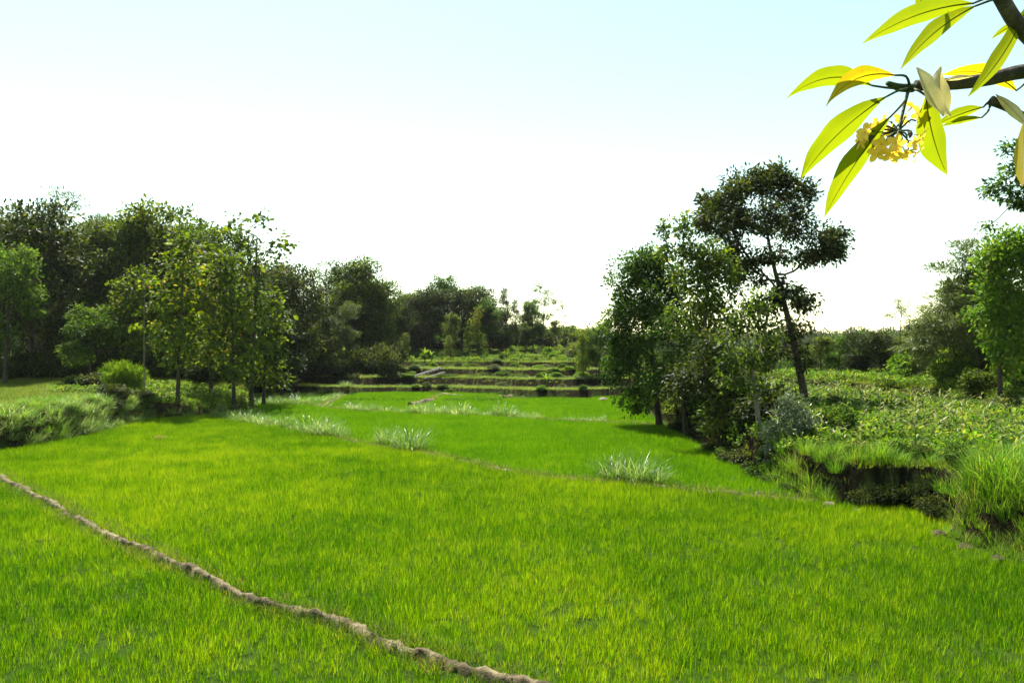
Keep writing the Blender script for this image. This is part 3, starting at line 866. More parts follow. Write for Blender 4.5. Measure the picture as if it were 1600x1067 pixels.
PR['open'] = proto('open_tree', 113, [(-.8, 0, 9.3, .9, .9, .8, 10), (.9, .2, 8.6, .9, .9, .7, 10), (1.8, 0, 7.4, .8, .8, .6, 8), (-1.6, 0, 7.3, .9, .9, .7, 9), (0, 0, 7.2, 1.1, 1.1, .8, 9), (-.9, .3, 5.6, .9, .9, .6, 7), (1.0, 0, 5.4, .9, .9, .6, 6)], dict(LEAF_MED, per=22, spread=.5), M['olive'], M['bark'], .13)
PR['bushy_a'] = proto('understorey_tree', 115, round_blobs(r_, 15, 4.8, 3.2, 8.6, 17), LEAF_MED, M['dark'], M['bark'], .12, .1, 8)
PR['bushy_b'] = proto('understorey_tree', 116, round_blobs(r_, 15, 4.8, 3.0, 8.6, 16), LEAF_MED, M['olive'], M['bark'], .12, -.1, 8)
PR['bright'] = proto('bright_tree', 114, round_blobs(r_, 12, 6.2, 2.7, 6.4, 20), dict(LEAF_MED, per=28, size=.26), M['bright'], M['bark'], .17)
used = set()
def plant(kind, px, top, Y, label, group=None, wide=1.0, rz=None, base=None, cat='tree', z=None):
    x = (px - 800) / F * Y
    zb = (gz(x, Y) if z is None else z) - .08
    ht = EYE + (HZ - top) / F * Y - zb
    if kind in used:
        o = copy_tree(PR[kind])
    else:
        o = PR[kind]; used.add(kind)
    o.location = (x, Y, zb)
    s = ht / 10.2
    o.scale = (s * wide, s * wide, s)
    random.seed(int(px * 7 + Y * 13))
    o.rotation_euler = (0, 0, random.random() * 6.28 if rz is None else rz)
    for c in list(o.keys()):
        if c in ('label', 'group', 'category'): del o[c]
    return tag(o, label, cat, group)

GW = 'trees of the wood behind the paddies'
# wood: front row and named trees
plant('teak_a', 278, 372, 55.0, 'yellow-green teak with dark trunk standing at the paddy corner', wide=1.0)
plant('teak_b', 366, 395, 58.5, 'slim teak with a straight dark trunk beside the grassy ridge', wide=1.1)
plant('teak_open', 392, 332, 61, 'tall teak with bare leafy shoots rising above the wood', wide=1.05, rz=.4)
plant('teak_b', 412, 455, 64, 'small teak close to the dark edge of the wood', wide=1.3)
plant('teak_a', 205, 420, 69, 'yellow-green teak behind the round grass bush', wide=1.05)
plant('teak_a', 330, 420, 62, 'teak squeezed between the corner teak and the slim teak', wide=1.1)
tree_px('pole_tree', 17, 53, [(226, 648), (225, 600), (225, 540), (226, 470), (228, 430)], [(228, 445, 16, 18, 7), (232, 480, 16, 18, 6), (220, 510, 12, 12, 3)], LEAF_TEAK, M['teak'], M['bark_pale'], 'thin pale pole-like sapling at the corner of the raised field', .055)
plant('dark_a', 48, 318, 72, 'very dark round-crowned tree above the raised field', wide=.95)
plant('green_a', 8, 372, 64, 'green drooping tree at the picture\'s left border', wide=.85)
plant('wispy', 103, 284, 84, 'thin wispy tree poking highest above the wood', wide=.8)
plant('feather', 150, 322, 80, 'pale feathery tree beside the wispy tree', wide=.8)
plant('olive_a', 248, 322, 78, 'broad olive-green tree forming the top of the wood', wide=1.0)
plant('olive_b', 185, 345, 76, 'brownish olive tree in the wood beside the broad olive tree', wide=.9)
plant('olive_b', 310, 342, 77, 'domed olive tree beside the broad olive tree', wide=1.0)
plant('olive_a', 355, 362, 74, 'olive tree behind the slim teak', wide=.9)
plant('green_a', 140, 470, 66, 'low bright green tree at the edge of the raised field', wide=1.2)
plant('dark_b', 95, 400, 76, 'dark tree with a tall bare trunk at the back of the raised field', wide=.7)
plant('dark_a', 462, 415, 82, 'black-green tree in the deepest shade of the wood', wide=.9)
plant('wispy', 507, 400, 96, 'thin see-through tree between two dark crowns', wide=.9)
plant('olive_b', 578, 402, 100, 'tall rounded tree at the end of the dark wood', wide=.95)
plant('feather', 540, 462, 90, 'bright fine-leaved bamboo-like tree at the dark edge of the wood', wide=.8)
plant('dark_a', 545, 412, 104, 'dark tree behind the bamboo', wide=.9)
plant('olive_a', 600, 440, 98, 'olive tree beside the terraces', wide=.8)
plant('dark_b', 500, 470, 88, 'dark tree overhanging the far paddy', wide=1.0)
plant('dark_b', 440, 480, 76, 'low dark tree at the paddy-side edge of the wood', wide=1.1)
# hill trees
plant('green_a', 692, 424, 128, 'tall pointed green tree crowning the terraced hill', wide=.85)
plant('green_a', 660, 448, 124, 'green dense tree on the hill beside the tall pointed tree', wide=1.0)
plant('olive_a', 640, 462, 118, 'olive tree at the shoulder of the terraced hill', wide=.9)
plant('olive_b', 735, 452, 126, 'broad tree right behind the slender terrace trees', wide=1.0)
plant('cypress', 790, 452, 122, 'dark columnar tree, taller of the pair on the hill', wide=1.1)
plant('cypress', 806, 470, 121, 'dark columnar tree, shorter of the pair on the hill', wide=1.2)
plant('open', 848, 443, 120, 'open-branched tree standing against the sky in the gap', wide=.85, rz=0)
plant('wispy', 877, 466, 126, 'spindly bare-stemmed tree in the gap of the skyline', wide=.7)
plant('dark_b', 770, 490, 124, 'dark tree behind the columnar pair', wide=1.1)
plant('teak_a', 745, 480, 108, 'light-leaved small teak on the middle terrace', wide=.8)
plant('slender', 731, 500, 86, 'slender tree with a thin dark trunk on the lower terrace', wide=.8)
plant('slender', 757, 520, 88, 'shorter slender tree on the lower terrace', wide=.8)
plant('olive_a', 715, 515, 118, 'bushy tree at the foot of the hill wood', wide=1.2)
plant('dark_a', 655, 500, 116, 'dark bushy tree above the upper terrace', wide=1.5)
plant('dark_b', 800, 520, 118, 'dark low tree below the columnar pair', wide=1.3)
plant('olive_b', 690, 490, 122, 'dark tree inside the hill wood', wide=1.2)
for i, (k_, px, top, Y, w) in enumerate([('dark_a', 618, 470, 110, .9), ('dark_b', 645, 462, 112, 1.0), ('dark_a', 672, 450, 113, 1.0), ('olive_b', 705, 490, 108, 1.0), ('dark_a', 722, 452, 114, 1.1), ('green_a', 765, 462, 114, 1.0), ('dark_b', 785, 485, 112, 1.1), ('dark_b', 822, 488, 115, .9), ('teak_b', 630, 520, 104, 1.2), ('teak_a', 700, 525, 103, 1.0), ('olive_b', 590, 455, 106, 1.0)]):
    plant(k_, px, top, Y, ['dark tree at the wood end of the upper terrace', 'dark round tree low on the hillside', 'dark tree below the tall pointed tree', 'olive tree low on the upper terrace', 'broad dark tree in the middle of the hillside', 'green tree in front of the columnar pair',
        'dark tree at the foot of the columnar pair', 'dark tree below the open-branched tree', 'small yellowish teak near the stone strips', 'small yellowish teak in the middle of the terraces', 'tall olive tree joining the dark wood to the hill'][i], None, w)
for k_, px, top, Y, w, lb in [('olive_a', 914, 516, 84, 1.0, 'olive tree closing the gap at the end of the terraces'), ('green_a', 936, 498, 82, .9, 'green tree between the terraces and the grove'), ('feather', 896, 530, 90, 1.1, 'low feathery tree at the end of the upper terrace'),
        ('green_a', 833, 466, 117, .9, 'green tree beside the open-branched tree'), ('olive_b', 868, 500, 119, 1.1, 'olive tree below the spindly tree in the gap'), ('dark_a', 752, 448, 117, 1.0, 'dark tall tree behind the slender terrace trees'),
        ('olive_a', 1430, 508, 60, 1.0, 'olive tree low on the wooded slope'), ('green_a', 1462, 482, 62, 1.0, 'green tree halfway up the wooded slope'), ('olive_a', 1505, 446, 63, 1.0, 'olive tree high on the wooded slope'), ('bright', 1548, 418, 58, .9, 'bright green tree topping the wooded slope')]:
    plant(k_, px, top, Y, lb, None, w)
# gap and far distance
for i, (px, top, Y) in enumerate([(868, 520, 175), (885, 512, 190), (902, 516, 170), (920, 520, 150), (850, 528, 165), (938, 515, 160)]):
    plant(['green_a', 'olive_a', 'feather'][i % 3], px, top, Y, 'hazy distant tree seen through the gap in the skyline', 'distant trees in the gap', 1.1)
for i, (px, top, Y, k) in enumerate([(912, 520, 80, 'teak_b'), (932, 512, 84, 'slender'), (948, 502, 82, 'teak_open'), (965, 530, 79, 'olive_b'), (985, 545, 77, 'slender'), (925, 545, 86, 'feather'), (1000, 560, 76, 'feather')]):
    plant(k, px, top, Y, ['light-leaved young teak at the end of the terraces', 'slender pale tree beside the terrace ends', 'spindly yellowish tree leaning to the grove', 'olive young tree in front of the terrace ends',
                          'thin young tree at the corner of the far paddy', 'feathery young tree among the terrace ends', 'small feathery tree next to the grove'][i], None, .9 if k != 'slender' else 1.1)
# right-hand trees
for i, (px, top, Y, k, w) in enumerate([(1283, 526, 67, 'olive_b', 1.7), (1310, 522, 70, 'green_a', 1.5), (1340, 518, 66, 'dark_b', 1.4), (1376, 518, 64, 'dark_a', 1.5), (1408, 528, 66, 'olive_a', 1.6), (1262, 542, 72, 'olive_a', 1.5)]):
    plant(k, px, top, Y, ['light olive tree next to the tall tree\'s trunk beyond the crop field', 'green round tree beyond the crop field', 'dark egg-shaped tree beyond the crop field',
                          'dark umbrella-shaped tree with a bare trunk beyond the crop field', 'olive tree right of the umbrella-shaped tree', 'small olive tree hidden behind the tall trunk'][i], None, w)
plant('feather', 1482, 440, 56, 'tall pale feathery tree on the slope left of the bright tree', wide=.9)
plant('feather', 1448, 495, 59, 'shorter feathery tree sloping down to the crop field', wide=1.1)
plant('wispy', 1405, 462, 60, 'spindly light tree with spread shoots behind the crop field', wide=1.0)
for i, (px, top) in enumerate([(1185, 568), (1205, 562), (1225, 560), (1160, 566), (1245, 563)]):
    plant(['green_a', 'olive_a', 'dark_a'][i % 3], px, top, 250 + i * 9, 'hazy far tree across the valley behind the grove', 'far trees across the valley', 1.3)
tree_px('feathery_tree', 31, 49, [(1538, 612), (1535, 570), (1530, 520), (1520, 470), (1512, 430)],
        [(1518, 392, 28, 16, 9), (1490, 418, 34, 12, 9), (1538, 425, 32, 22, 18), (1505, 450, 46, 16, 18), (1540, 465, 34, 28, 24), (1485, 480, 44, 16, 14), (1520, 505, 50, 26, 30), (1470, 522, 46, 20, 20), (1510, 545, 46, 22, 24), (1452, 500, 22, 10, 4), (1440, 545, 34, 18, 14)],
        LEAF_FEA, M['feather'], M['bark'], 'feathery olive tree with layered fans of leaves by the house', .14)
tree_px('bright_tree', 32, 42, [(1562, 606), (1564, 560), (1572, 500), (1580, 440), (1592, 400)],
        [(1575, 385, 34, 26, 34), (1558, 420, 26, 28, 28), (1598, 400, 34, 38, 40), (1566, 462, 30, 30, 34), (1600, 470, 36, 36, 40), (1582, 508, 30, 24, 24), (1640, 430, 44, 54, 40), (1545, 400, 18, 18, 10), (1545, 490, 22, 24, 16), (1610, 540, 30, 24, 18), (1560, 535, 26, 22, 18), (1585, 565, 26, 18, 12)],
        dict(LEAF_MED, per=40, size=.26), M['bright'], M['bark'], 'bright green leafy tree at the picture\'s right border', .15)
tree_px('overhanging_tree', 33, 30, [(1745, 665), (1740, 560), (1720, 440), (1690, 340), (1660, 280)],
        [(1565, 295, 22, 18, 9), (1545, 290, 14, 10, 4), (1595, 270, 24, 22, 11), (1588, 230, 16, 20, 6), (1580, 312, 20, 12, 6), (1600, 320, 20, 14, 8), (1602, 250, 20, 24, 10), (1625, 290, 34, 40, 26), (1660, 230, 50, 50, 26), (1700, 300, 60, 60, 24), (1548, 352, 8, 6, 2)],
        dict(LEAF_MED, per=24, size=.2, spread=.36), M['green'], M['bark'], 'green boughs of a tree reaching in above the bright tree', .24,
        extra=[[(1690, 340), (1640, 305), (1590, 290), (1555, 292)], [(1690, 340), (1630, 330), (1590, 315)]])
for i, (k_, px, top, Y, w, lb) in enumerate([('olive_a', 1470, 500, 60, 1.0, 'olive tree filling the slope behind the broad-leaved shrub'), ('feather', 1500, 478, 58, .9, 'feathery tree behind the layered olive tree'), ('green_a', 1560, 470, 62, 1.0, 'green tree above the house roof'),
        ('olive_b', 1440, 520, 63, 1.1, 'light olive tree at the top of the crop field'), ('bright', 1605, 455, 50, .9, 'bright tree half out of the picture beside the house'), ('dark_b', 1535, 500, 64, 1.0, 'dark tree directly behind the house')]):
    plant(k_, px, top, Y, lb, None, w)
# fill of the deep wood: alike dark trees behind the front row
rs = np.random.RandomState(9)
env = np.array([(-80, 330), (0, 330), (50, 326), (90, 350), (130, 338), (180, 328), (240, 330), (300, 350), (350, 366), (420, 390), (455, 432), (500, 430), (570, 412), (620, 440), (650, 460), (690, 440), (740, 465), (820, 490), (850, 500)])
for i in range(46):
    px = -70 + i * 16.5 + rs.rand() * 10
    if px < 430:
        Y = 80 + rs.rand() * 22
    elif px < 610:
        Y = 98 + rs.rand() * 18
    else:
        Y = 126 + rs.rand() * 18
    top = np.interp(px, env[:, 0], env[:, 1]) + (12 + rs.rand() * 45 if not 610 < px < 815 else rs.rand() * 22)
    kd = ['dark_a', 'dark_b', 'olive_a', 'olive_b'][rs.randint(4)]
    where = 'behind the raised field' if px < 170 else 'behind the front teaks' if px < 430 else 'behind the far paddy' if px < 610 else 'on top of the terraced hill'
    if px >= 610:
        Y -= 9; kd = ['dark_a', 'dark_b', 'green_a', 'dark_a'][i % 4]
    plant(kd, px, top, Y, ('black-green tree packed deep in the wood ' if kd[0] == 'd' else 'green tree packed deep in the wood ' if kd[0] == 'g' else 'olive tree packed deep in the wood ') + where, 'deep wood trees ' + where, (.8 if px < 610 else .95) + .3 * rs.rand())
for i in range(20):
    px = -60 + i * 27 + rs.rand() * 14
    Y = 74 + rs.rand() * 8 if px < 400 else 86 + rs.rand() * 8
    plant(['bushy_a', 'bushy_b', 'bushy_a', 'green_a'][rs.randint(4)], px, 475 + rs.rand() * 60, Y, 'low shaded tree under the taller trees of the wood', 'understorey of the wood', 1.3 + .4 * rs.rand())
for k in PR:
    if k not in used:
        for c in list(PR[k].children): bpy.data.objects.remove(c)
        bpy.data.objects.remove(PR[k])

# ------------------------------------------------------------------ far-off woods that read as one mass
def clump_mesh(name, seed, mat, n=1300):
    rs = np.random.RandomState(seed); acc = Acc()
    u = unit(rs.randn(n, 3)); r = rs.rand(n, 1) ** .4
    lob = 1 + .25 * np.sin(u[:, :1] * 5 + seed) * np.cos(u[:, 1:2] * 4)
    P = u * r * lob * np.array([2.6, 2.6, 2.9]) + np.array([0, 0, 3.6])
    leaves(acc, rs, P, u + rs.randn(n, 3) * .5, rs.randn(n, 3) * .6 + np.array([0, 0, 1.]), .5 * (.6 + .8 * rs.rand(n)), .3, False, rs.rand(n) * .85)
    V, q = tube([(0, 0, -.5), (0, 0, 4)], [.18, .1], 5)
    acc.add(V, q, 0.0)
    return acc.mesh(name, mat)
far_c = proto_coll('far_crown', [clump_mesh('far_crown', 200 + i, M[k]) for i, k in enumerate(('olive', 'green', 'dark', 'green', 'dark', 'olive'))])
rs = np.random.RandomState(12)
m_fw = lambda X, Y: ((Y > 150) | ((X > 26) & (Y > 128))) & (rs.rand(len(X)) < .8)
X, Y = grid_pts(rs, -260, 330, 92, 330, 5.0, m_fw, 10)
lay(rs, 'forest', X, Y, .5, .85, far_c, 'far hazy woodland beyond the terraces and across the valley', sink=.3)
m_fw2 = lambda X, Y: (rs.rand(len(X)) < .85)
X, Y = grid_pts(rs, -900, 900, 330, 1150, 15, m_fw2, 40)
lay(rs, 'forest', X, Y, 1.6, 2.6, far_c, 'blue-grey wooded hills on the horizon', sink=.5)

# ------------------------------------------------------------------ tufts, bushes and crops
TU = [tuft_mesh('grass_tuft', 300 + i, 420, .48, (.3, 1.35), .018, .9, (.15, .85), M['elephant'], 5, .12) for i in range(4)] + [tuft_mesh('grass_tuft', 320 + i, n_, R_, L_, .018, sp_, b_, M['elephant'], 5, dr_) for i, (n_, R_, L_, sp_, b_, dr_) in enumerate([(150, .5, (.3, 1.2), 1.0, (.2, 1.0), .3), (200, .28, (.5, 1.6), .5, (.1, .6), .1), (120, .55, (.3, .9), 1.1, (.3, 1.1), .2), (230, .45, (.4, 1.3), .9, (.1, 1.0), .18)])]
TG = [tuft_mesh('grass_tuft', 310 + i, 190, .34, (.4, 1.15), .019, .8, (.15, .8), M['tall_grass'], 4, .06) for i in range(3)]
def tuft(px, py, wpx, label, group=None, meshes=TU, z=None, squash=1.0, i=0, name='grass_tuft', Y=None):
    """px,py = foot of the tuft in the view, wpx = its width there"""
    if Y is None:
        x, Y = gx(px, py, 0 if z is None else z)
        for _ in range(4):
            x, Y = gx(px, py, gz(x, Y))
    else:
        x = (px - 800) / F * Y
    s = wpx / F * Y / 1.45
    o = ob(name, meshes[i % len(meshes)], None, (x, Y, gz(x, Y) + .02), (0, 0, (px * 1.7) % 6.28), (s, s, s * squash))
    return tag(o, label, 'grass tuft', group)
tuft(641, 703, 62, 'big clump of pale arching grass, larger of the pair on the ridge', i=0, squash=1.05)
tuft(605, 694, 40, 'narrow upright clump of pale grass beside the bigger clump on the ridge', i=1, squash=1.35)
G4 = 'clump of tall grass standing on the ridge near the grove'
tuft(960, 748, 62, 'tall pale grass on the ridge near the grove, leafy side away from the trees', i=2, squash=1.15)
tuft(992, 752, 70, 'tall pale grass on the ridge near the grove, middle and highest of three', i=3, squash=1.1)
tuft(1022, 755, 56, 'pale grass on the ridge near the grove, lowest of three', i=1, squash=.95)
G1 = 'pale grass clumps along the ridge beside the teaks'
for i, (px, py, w) in enumerate([(362, 656, 34), (378, 660, 36), (395, 662, 34), (412, 665, 34), (430, 667, 36), (448, 670, 38), (468, 674, 46), (486, 678, 52), (504, 680, 46), (520, 682, 40), (340, 653, 26), (536, 684, 24)]):
    tuft(px, py, w, ['pale grass clump in the row along the ridge below the slim teak', 'highest pale grass clump at the end of the row along the ridge'][i == 7], G1 if i != 7 else None, i=i, squash=.95 if i < 6 else 1.15)
G2 = 'grass clumps along the ridge behind the second paddy'
rs = np.random.RandomState(31)
k = 0
for i in range(46):
    px = 410 + i * 11.7 + rs.rand() * 6
    py = np.interp(px, [392, 480, 555, 640, 720, 800, 900, 960], [631, 633, 641, 645, 648, 652, 658, 660])
    if 500 < px < 545 and rs.rand() < .7: continue
    if rs.rand() < .15: continue
    w = (14 + 30 * rs.rand() ** 1.5) * (1.2 if 650 < px < 800 else .95)
    tuft(px, py + rs.rand() * 2, w, 'whitish grass clump in the long row across the far paddies', G2, meshes=TU + TG[:1], i=k * 5 + 2, squash=.8 + .3 * rs.rand()); k += 1
G3 = 'grass clumps on the curved far ridge'
for i, (px, py) in enumerate([(505, 629), (516, 626), (528, 622), (540, 617), (552, 612), (566, 607), (583, 606), (598, 605), (425, 622), (440, 626), (458, 629), (418, 616)]):
    tuft(px, py, 16 + 8 * rs.rand(), 'small grass clump on the curved ridge beside the dark wood', G3, i=i, squash=.9)
G5 = 'pale grass hedge on the edge of the raised field'
for i in range(190):
    t = rs.rand()
    Y = 29 + 25 * t
    xl = float(x_left(np.array([Y])))
    x = xl + .1 - (rs.rand() * .8 if i % 2 else rs.rand() * (3.4 if Y < 46 else 1.6))
    s = (.5 + .4 * rs.rand()) * (1.0 if Y < 46 else .8) * (1.25 if i % 2 else 1)
    o = ob('grass_tuft', (TU[i // 2 % 8] if i % 2 else TG[i // 2 % 3]), None, (x, Y, gz(x, Y)), (0, 0, rs.rand() * 6.28), s)
    tag(o, 'pale shining grass clump in the hedge along the raised field', 'grass tuft', G5)
G6 = 'bright grass clumps below the silvery bush'
for i in range(16):
    y_ = 24.0 + i * .27; x_ = float(x_right(np.array([y_]))) - .25 + (i * 37 % 10) * .075
    o = ob('grass_tuft', TG[i % 3], None, (x_, y_, gz(x_, y_)), (0, 0, i * 2.1), (.62 + .05 * (i % 4), .62 + .05 * (i % 4), .85 + .08 * (i % 5)))
    tag(o, 'bright green grass clump at the paddy-side foot of the silvery bush', 'grass tuft', G6)
G7 = 'grass clumps on the lip of the shaded notch'
for i, (x, y) in enumerate([(13.2, 22.4), (13.1, 21.6), (13.4, 23.6), (12.6, 23.9), (11.9, 24.0), (11.2, 24.1), (13.5, 20.9)]):
    o = ob('grass_tuft', TG[i % 3], None, (x, y, gz(x, y)), (0, 0, i * 1.3), .55 + .3 * rs.rand())
    tag(o, 'dark green grass clump on the lip of the shaded notch', 'grass tuft', G7)

def bush_proto(name, seed, mat, leaf, k=16, n=9, pt=None):
    rs = np.random.RandomState(seed)
    bl = []
    for i in range(n):
        a = i * 2.4; r = .95 * math.sqrt((i + .4) / n)
        bl.append((r * math.cos(a), r * math.sin(a), .55 + .75 * rs.rand() * (1.25 - r * .5), .5, .5, .48, k))
    return build_tree(name, seed, [(0, 0, 0), (.02, 0, .3), (.05, .03, .8)], bl, leaf, mat, M['bark'], .05, .006)
LB_ = dict(size=.20, width=.5, per=26, spread=.3, flat=.9, droop=.05)
BU = {'dark': bush_proto('bush', 401, M['dark'], LB_), 'green': bush_proto('bush', 402, M['green'], LB_), 'olive': bush_proto('bush', 403, M['olive'], LB_),
      'bright': bush_proto('bush', 404, M['bright'], dict(LB_, size=.26, width=.6, per=16)), 'yellow': bush_proto('bush', 405, M['yellow'], dict(LB_, size=.26, width=.62, per=10), 8),
      'fine': bush_proto('bush', 406, M['bright'], dict(LB_, size=.30, width=.1, per=46, droop=-.5)), 'feather': bush_proto('bush', 407, M['feather'], dict(LB_, size=.24, width=.3, per=30))}
bused = set()
def bush(kind, x, y, w, h, label, group=None):
    if kind in bused:
        o = copy_tree(BU[kind])
    else:
        o = BU[kind]; bused.add(kind)
    o.location = (x, y, gz(x, y) - .05)
    o.scale = (w / 2.8, w / 2.8, h / 1.9)
    o.rotation_euler = (0, 0, (x * 3.1 + y * 1.7) % 6.28)
    for c in list(o.keys()):
        if c in ('label', 'group', 'category'): del o[c]
    return tag(o, label, 'bush', group)
def bush_px(kind, px, py, wpx, hpx, z, label, group=None):
    x, y = gx(px, py, z)
    for _ in range(4):
        x, y = gx(px, py, gz(x, y))
    return bush(kind, x, y, wpx / F * y, hpx / F * y, label, group)
bush_px('fine', 197, 612, 66, 50, 1.8, 'round bright yellow-green bush at the corner of the raised field')
bush_px('dark', 152, 607, 54, 30, 1.8, 'round dark bush next to the bright yellow-green bush')
bush_px('green', 118, 602, 40, 18, 1.8, 'low pale bush beside the dark round bush')
bush('dark', -26.6, 52.8, 2.0, .8, 'dark bush under the thin pale pole tree')
bush('dark', -26.6, 49.0, 2.2, 1.2, 'dark weedy bush at the bend of the grass hedge')
bush_px('dark', 15, 594, 40, 34, 2.0, 'black-green clipped-looking bush at the back of the raised field')
for i, (px, py) in enumerate([(252, 632), (262, 620), (242, 618), (290, 616), (300, 628)]):
    bush_px('yellow', px, py, 22, 12, 1.0, 'low yellow weed growing around the corner teak', 'yellow weeds at the teak')
GB = 'shrubs along the shaded foot of the wood'
for i in range(46):
    px = -20 + i * 10.5 + rs.rand() * 8
    Y = 71.5 + rs.rand() * 4 if px < 300 else (66 + rs.rand() * 10 if px < 420 else 80 + rs.rand() * 10)
    x = (px - 800) / F * Y
    if x > float(x_left(np.array([Y]))) - .6: 
        x = float(x_left(np.array([Y]))) - .8
    bush(['dark', 'olive', 'green', 'dark'][rs.randint(4)], x, Y, 2.2 + 2 * rs.rand(), 1.4 + 1.8 * rs.rand(), 'shaded shrub along the foot of the wood', GB)
GE = 'shrubs at the dark end of the wood by the terraces'
for i in range(16):
    px = 450 + i * 11 + rs.rand() * 8; Y = 84 + rs.rand() * 8
    bush(['dark', 'olive', 'dark'][rs.randint(3)], (px - 800) / F * Y, Y, 3 + 2 * rs.rand(), 2 + 2 * rs.rand(), 'dark shrub where the wood meets the terraces', GE)
GT = 'leafy crop plants on the terrace steps'
nct = 0
for i in range(120):
    px = 600 + rs.rand() * 400
    j = rs.randint(1, 5)
    y0, y1 = STEPS[j][0] + 1.2, (STEPS[j + 1][0] - .6)
    x = (px - 800) / F * (y0 + y1) / 2
    Y = y0 + (y1 - y0) * rs.rand() - float(ywarp(np.array([x])))
    if x > 13 + (Y - 77) * .25: continue
    bush(['bright', 'green', 'feather', 'bright', 'olive'][rs.randint(5)], x, Y, .8 + 1.1 * rs.rand(), (.5 + 1.0 * rs.rand()) * (.6 if j < 3 else 1), 'small leafy crop plant on the terraced slope', GT)
GL = 'low weeds growing at the terrace walls'
for i in range(36):
    px = 575 + rs.rand() * 430
    j = rs.randint(0, 4)
    x = (px - 800) / F * (STEPS[j][0] + 1)
    Y = STEPS[j][0] + (-.5 if i % 2 else .8) - float(ywarp(np.array([x]))) - rs.rand() * .4
    bush(['olive', 'green', 'bright', 'feather'][rs.randint(4)], x, Y, .8 + 1.0 * rs.rand(), .3 + .4 * rs.rand(), 'low weedy shrub against a dark terrace wall', GL)
# right side shrubs
for i, (x_, y_, w_, h_, k_) in enumerate([(11.6, 24.6, 1.0, .6, 'green'), (12.7, 24.8, 1.3, .8, 'bright'), (13.9, 22.8, 1.2, .9, 'green'), (14.0, 21.4, 1.3, 1.1, 'bright'), (13.6, 24.4, 1.0, .7, 'olive')]):
    bush(k_, x_, y_, w_, h_, ['low green weed bush on the notch lip near the silvery bush', 'bright weed bush above the middle of the notch', 'green weed bush at the inner corner of the notch', 'bright weed bush beside the tall bank grass', 'olive weed bush just behind the notch'][i])
for kd, px, py, w, h, z, lb in [
    ('bright', 1448, 606, 70, 52, 1.6, 'broad-leaved bright shrub below the feathery tree'), ('green', 1488, 606, 70, 56, 1.6, 'green leafy shrub in front of the feathery tree'),
    ('feather', 1418, 610, 46, 34, 1.6, 'pale brownish shrub at the far corner of the crop field'), ('olive', 1530, 612, 60, 44, 2.4, 'olive shrub shading the house front'),
    ('yellow', 1502, 630, 42, 26, 2.3, 'yellow-leaved shrub on the earth step, bushier one'), ('yellow', 1532, 640, 44, 24, 2.3, 'yellow-leaved shrub hanging over the earth step'),
    ('yellow', 1580, 626, 34, 20, 2.3, 'yellow-leaved shrub next to the picture\'s right border'), ('feather', 1560, 618, 60, 30, 2.4, 'feathery low shrub in front of the house'),
    ('bright', 1400, 620, 40, 24, 1.5, 'bright low shrub among the crop rows far back'), ('green', 1598, 616, 40, 40, 2.4, 'green shrub half out of the picture by the house'),
    ('feather', 1460, 622, 60, 26, 1.6, 'dry-looking shrub on the earth step'), ('olive', 1305, 640, 24, 30, 1.5, 'small dark upright shrub alone in the crop field')]:
    bush_px(kd, px, py, w, h, z, lb)
for i, (kd, px, Y, w, h, lb) in enumerate([('bright', 1432, 56, 3.4, 3.0, 'big bright shrub at the back corner of the crop field'), ('feather', 1462, 55, 3.6, 3.8, 'tall feathery shrub on the slope right of the corner shrub'), ('bright', 1498, 52, 3.4, 3.0, 'big bright shrub under the layered tree'),
        ('green', 1525, 50, 3.2, 3.2, 'big green shrub hiding the house corner'), ('feather', 1556, 50, 3.4, 2.6, 'feathery shrub before the house wall'), ('olive', 1585, 48, 3.2, 2.6, 'olive shrub before the house at the picture\'s right border'),
        ('feather', 1480, 60, 4.2, 5.2, 'tallest feathery shrub on the slope behind'), ('bright', 1412, 60, 3.0, 2.4, 'bright shrub left of the corner shrub')]):
    bush(kd, (px - 800) / F * Y, Y, w, h, lb)
for i, (x_, y_, w_, h_) in enumerate([(11.0, 23.15, .9, .7), (11.7, 23.0, 1.1, .9), (12.3, 22.8, 1.0, 1.0), (12.5, 21.9, 1.0, .8), (12.3, 21.2, .8, .6)]):
    bush('dark', x_, y_, w_, h_, 'black-green weed bush in the deep shade of the notch', 'weeds in the shaded notch')
bush('green', 13.4, 30.5, 1.8, 1.5, 'green shrub beside the silvery bush towards the crop field')
for i, (x, y, w, h) in enumerate([(10.0, 25.6, 1.2, .7), (9.9, 27.0, 1.4, .9), (9.8, 28.6, 1.6, 1.2), (9.9, 30.0, 1.2, .9), (9.8, 31.6, 1.8, 1.4), (9.9, 33.2, 1.6, 1.2), (10.0, 35.4, 1.8, 1.3), (10.1, 44.6, 1.6, 1.1)]):
    bush(['dark', 'dark', 'green'][i % 3], x, y, w, h * .6, 'low shrub clinging to the bank foot under the grove', 'shrubs on the bank under the grove')
for i in range(26):
    Y = 72 + 45 * (i % 13) / 13.0; px = 560 + (i * 61) % 400
    bush(['dark', 'olive', 'green'][i % 3], (px - 800) / F * (119 + (i * 7) % 13), 119 + (i * 7) % 13, 4 + (i % 4), 2.2 + .5 * (i % 5), 'shrub under the trees at the top of the terraces', 'shrubs under the hill trees')
bush('dark', 11.4, 33.0, 3.0, 2.3, 'dark shrub in the shade at the foot of the grove')
bush('dark', 10.9, 38.0, 2.2, 1.1, 'dark low shrub among the grove trunks')
bush('dark', 10.9, 42.0, 2.6, 1.9, 'dark shrub deep among the grove trunks')
bush('dark', 11.6, 45.5, 3.0, 2.2, 'tall dark shrub near the outermost grove trunk')
bush('dark', 12.0, 36.0, 3.4, 2.4, 'tall dark shrub behind the grove trunks')
bush('dark', 12.2, 40.5, 3.4, 2.6, 'broad dark shrub behind the grove trunks')
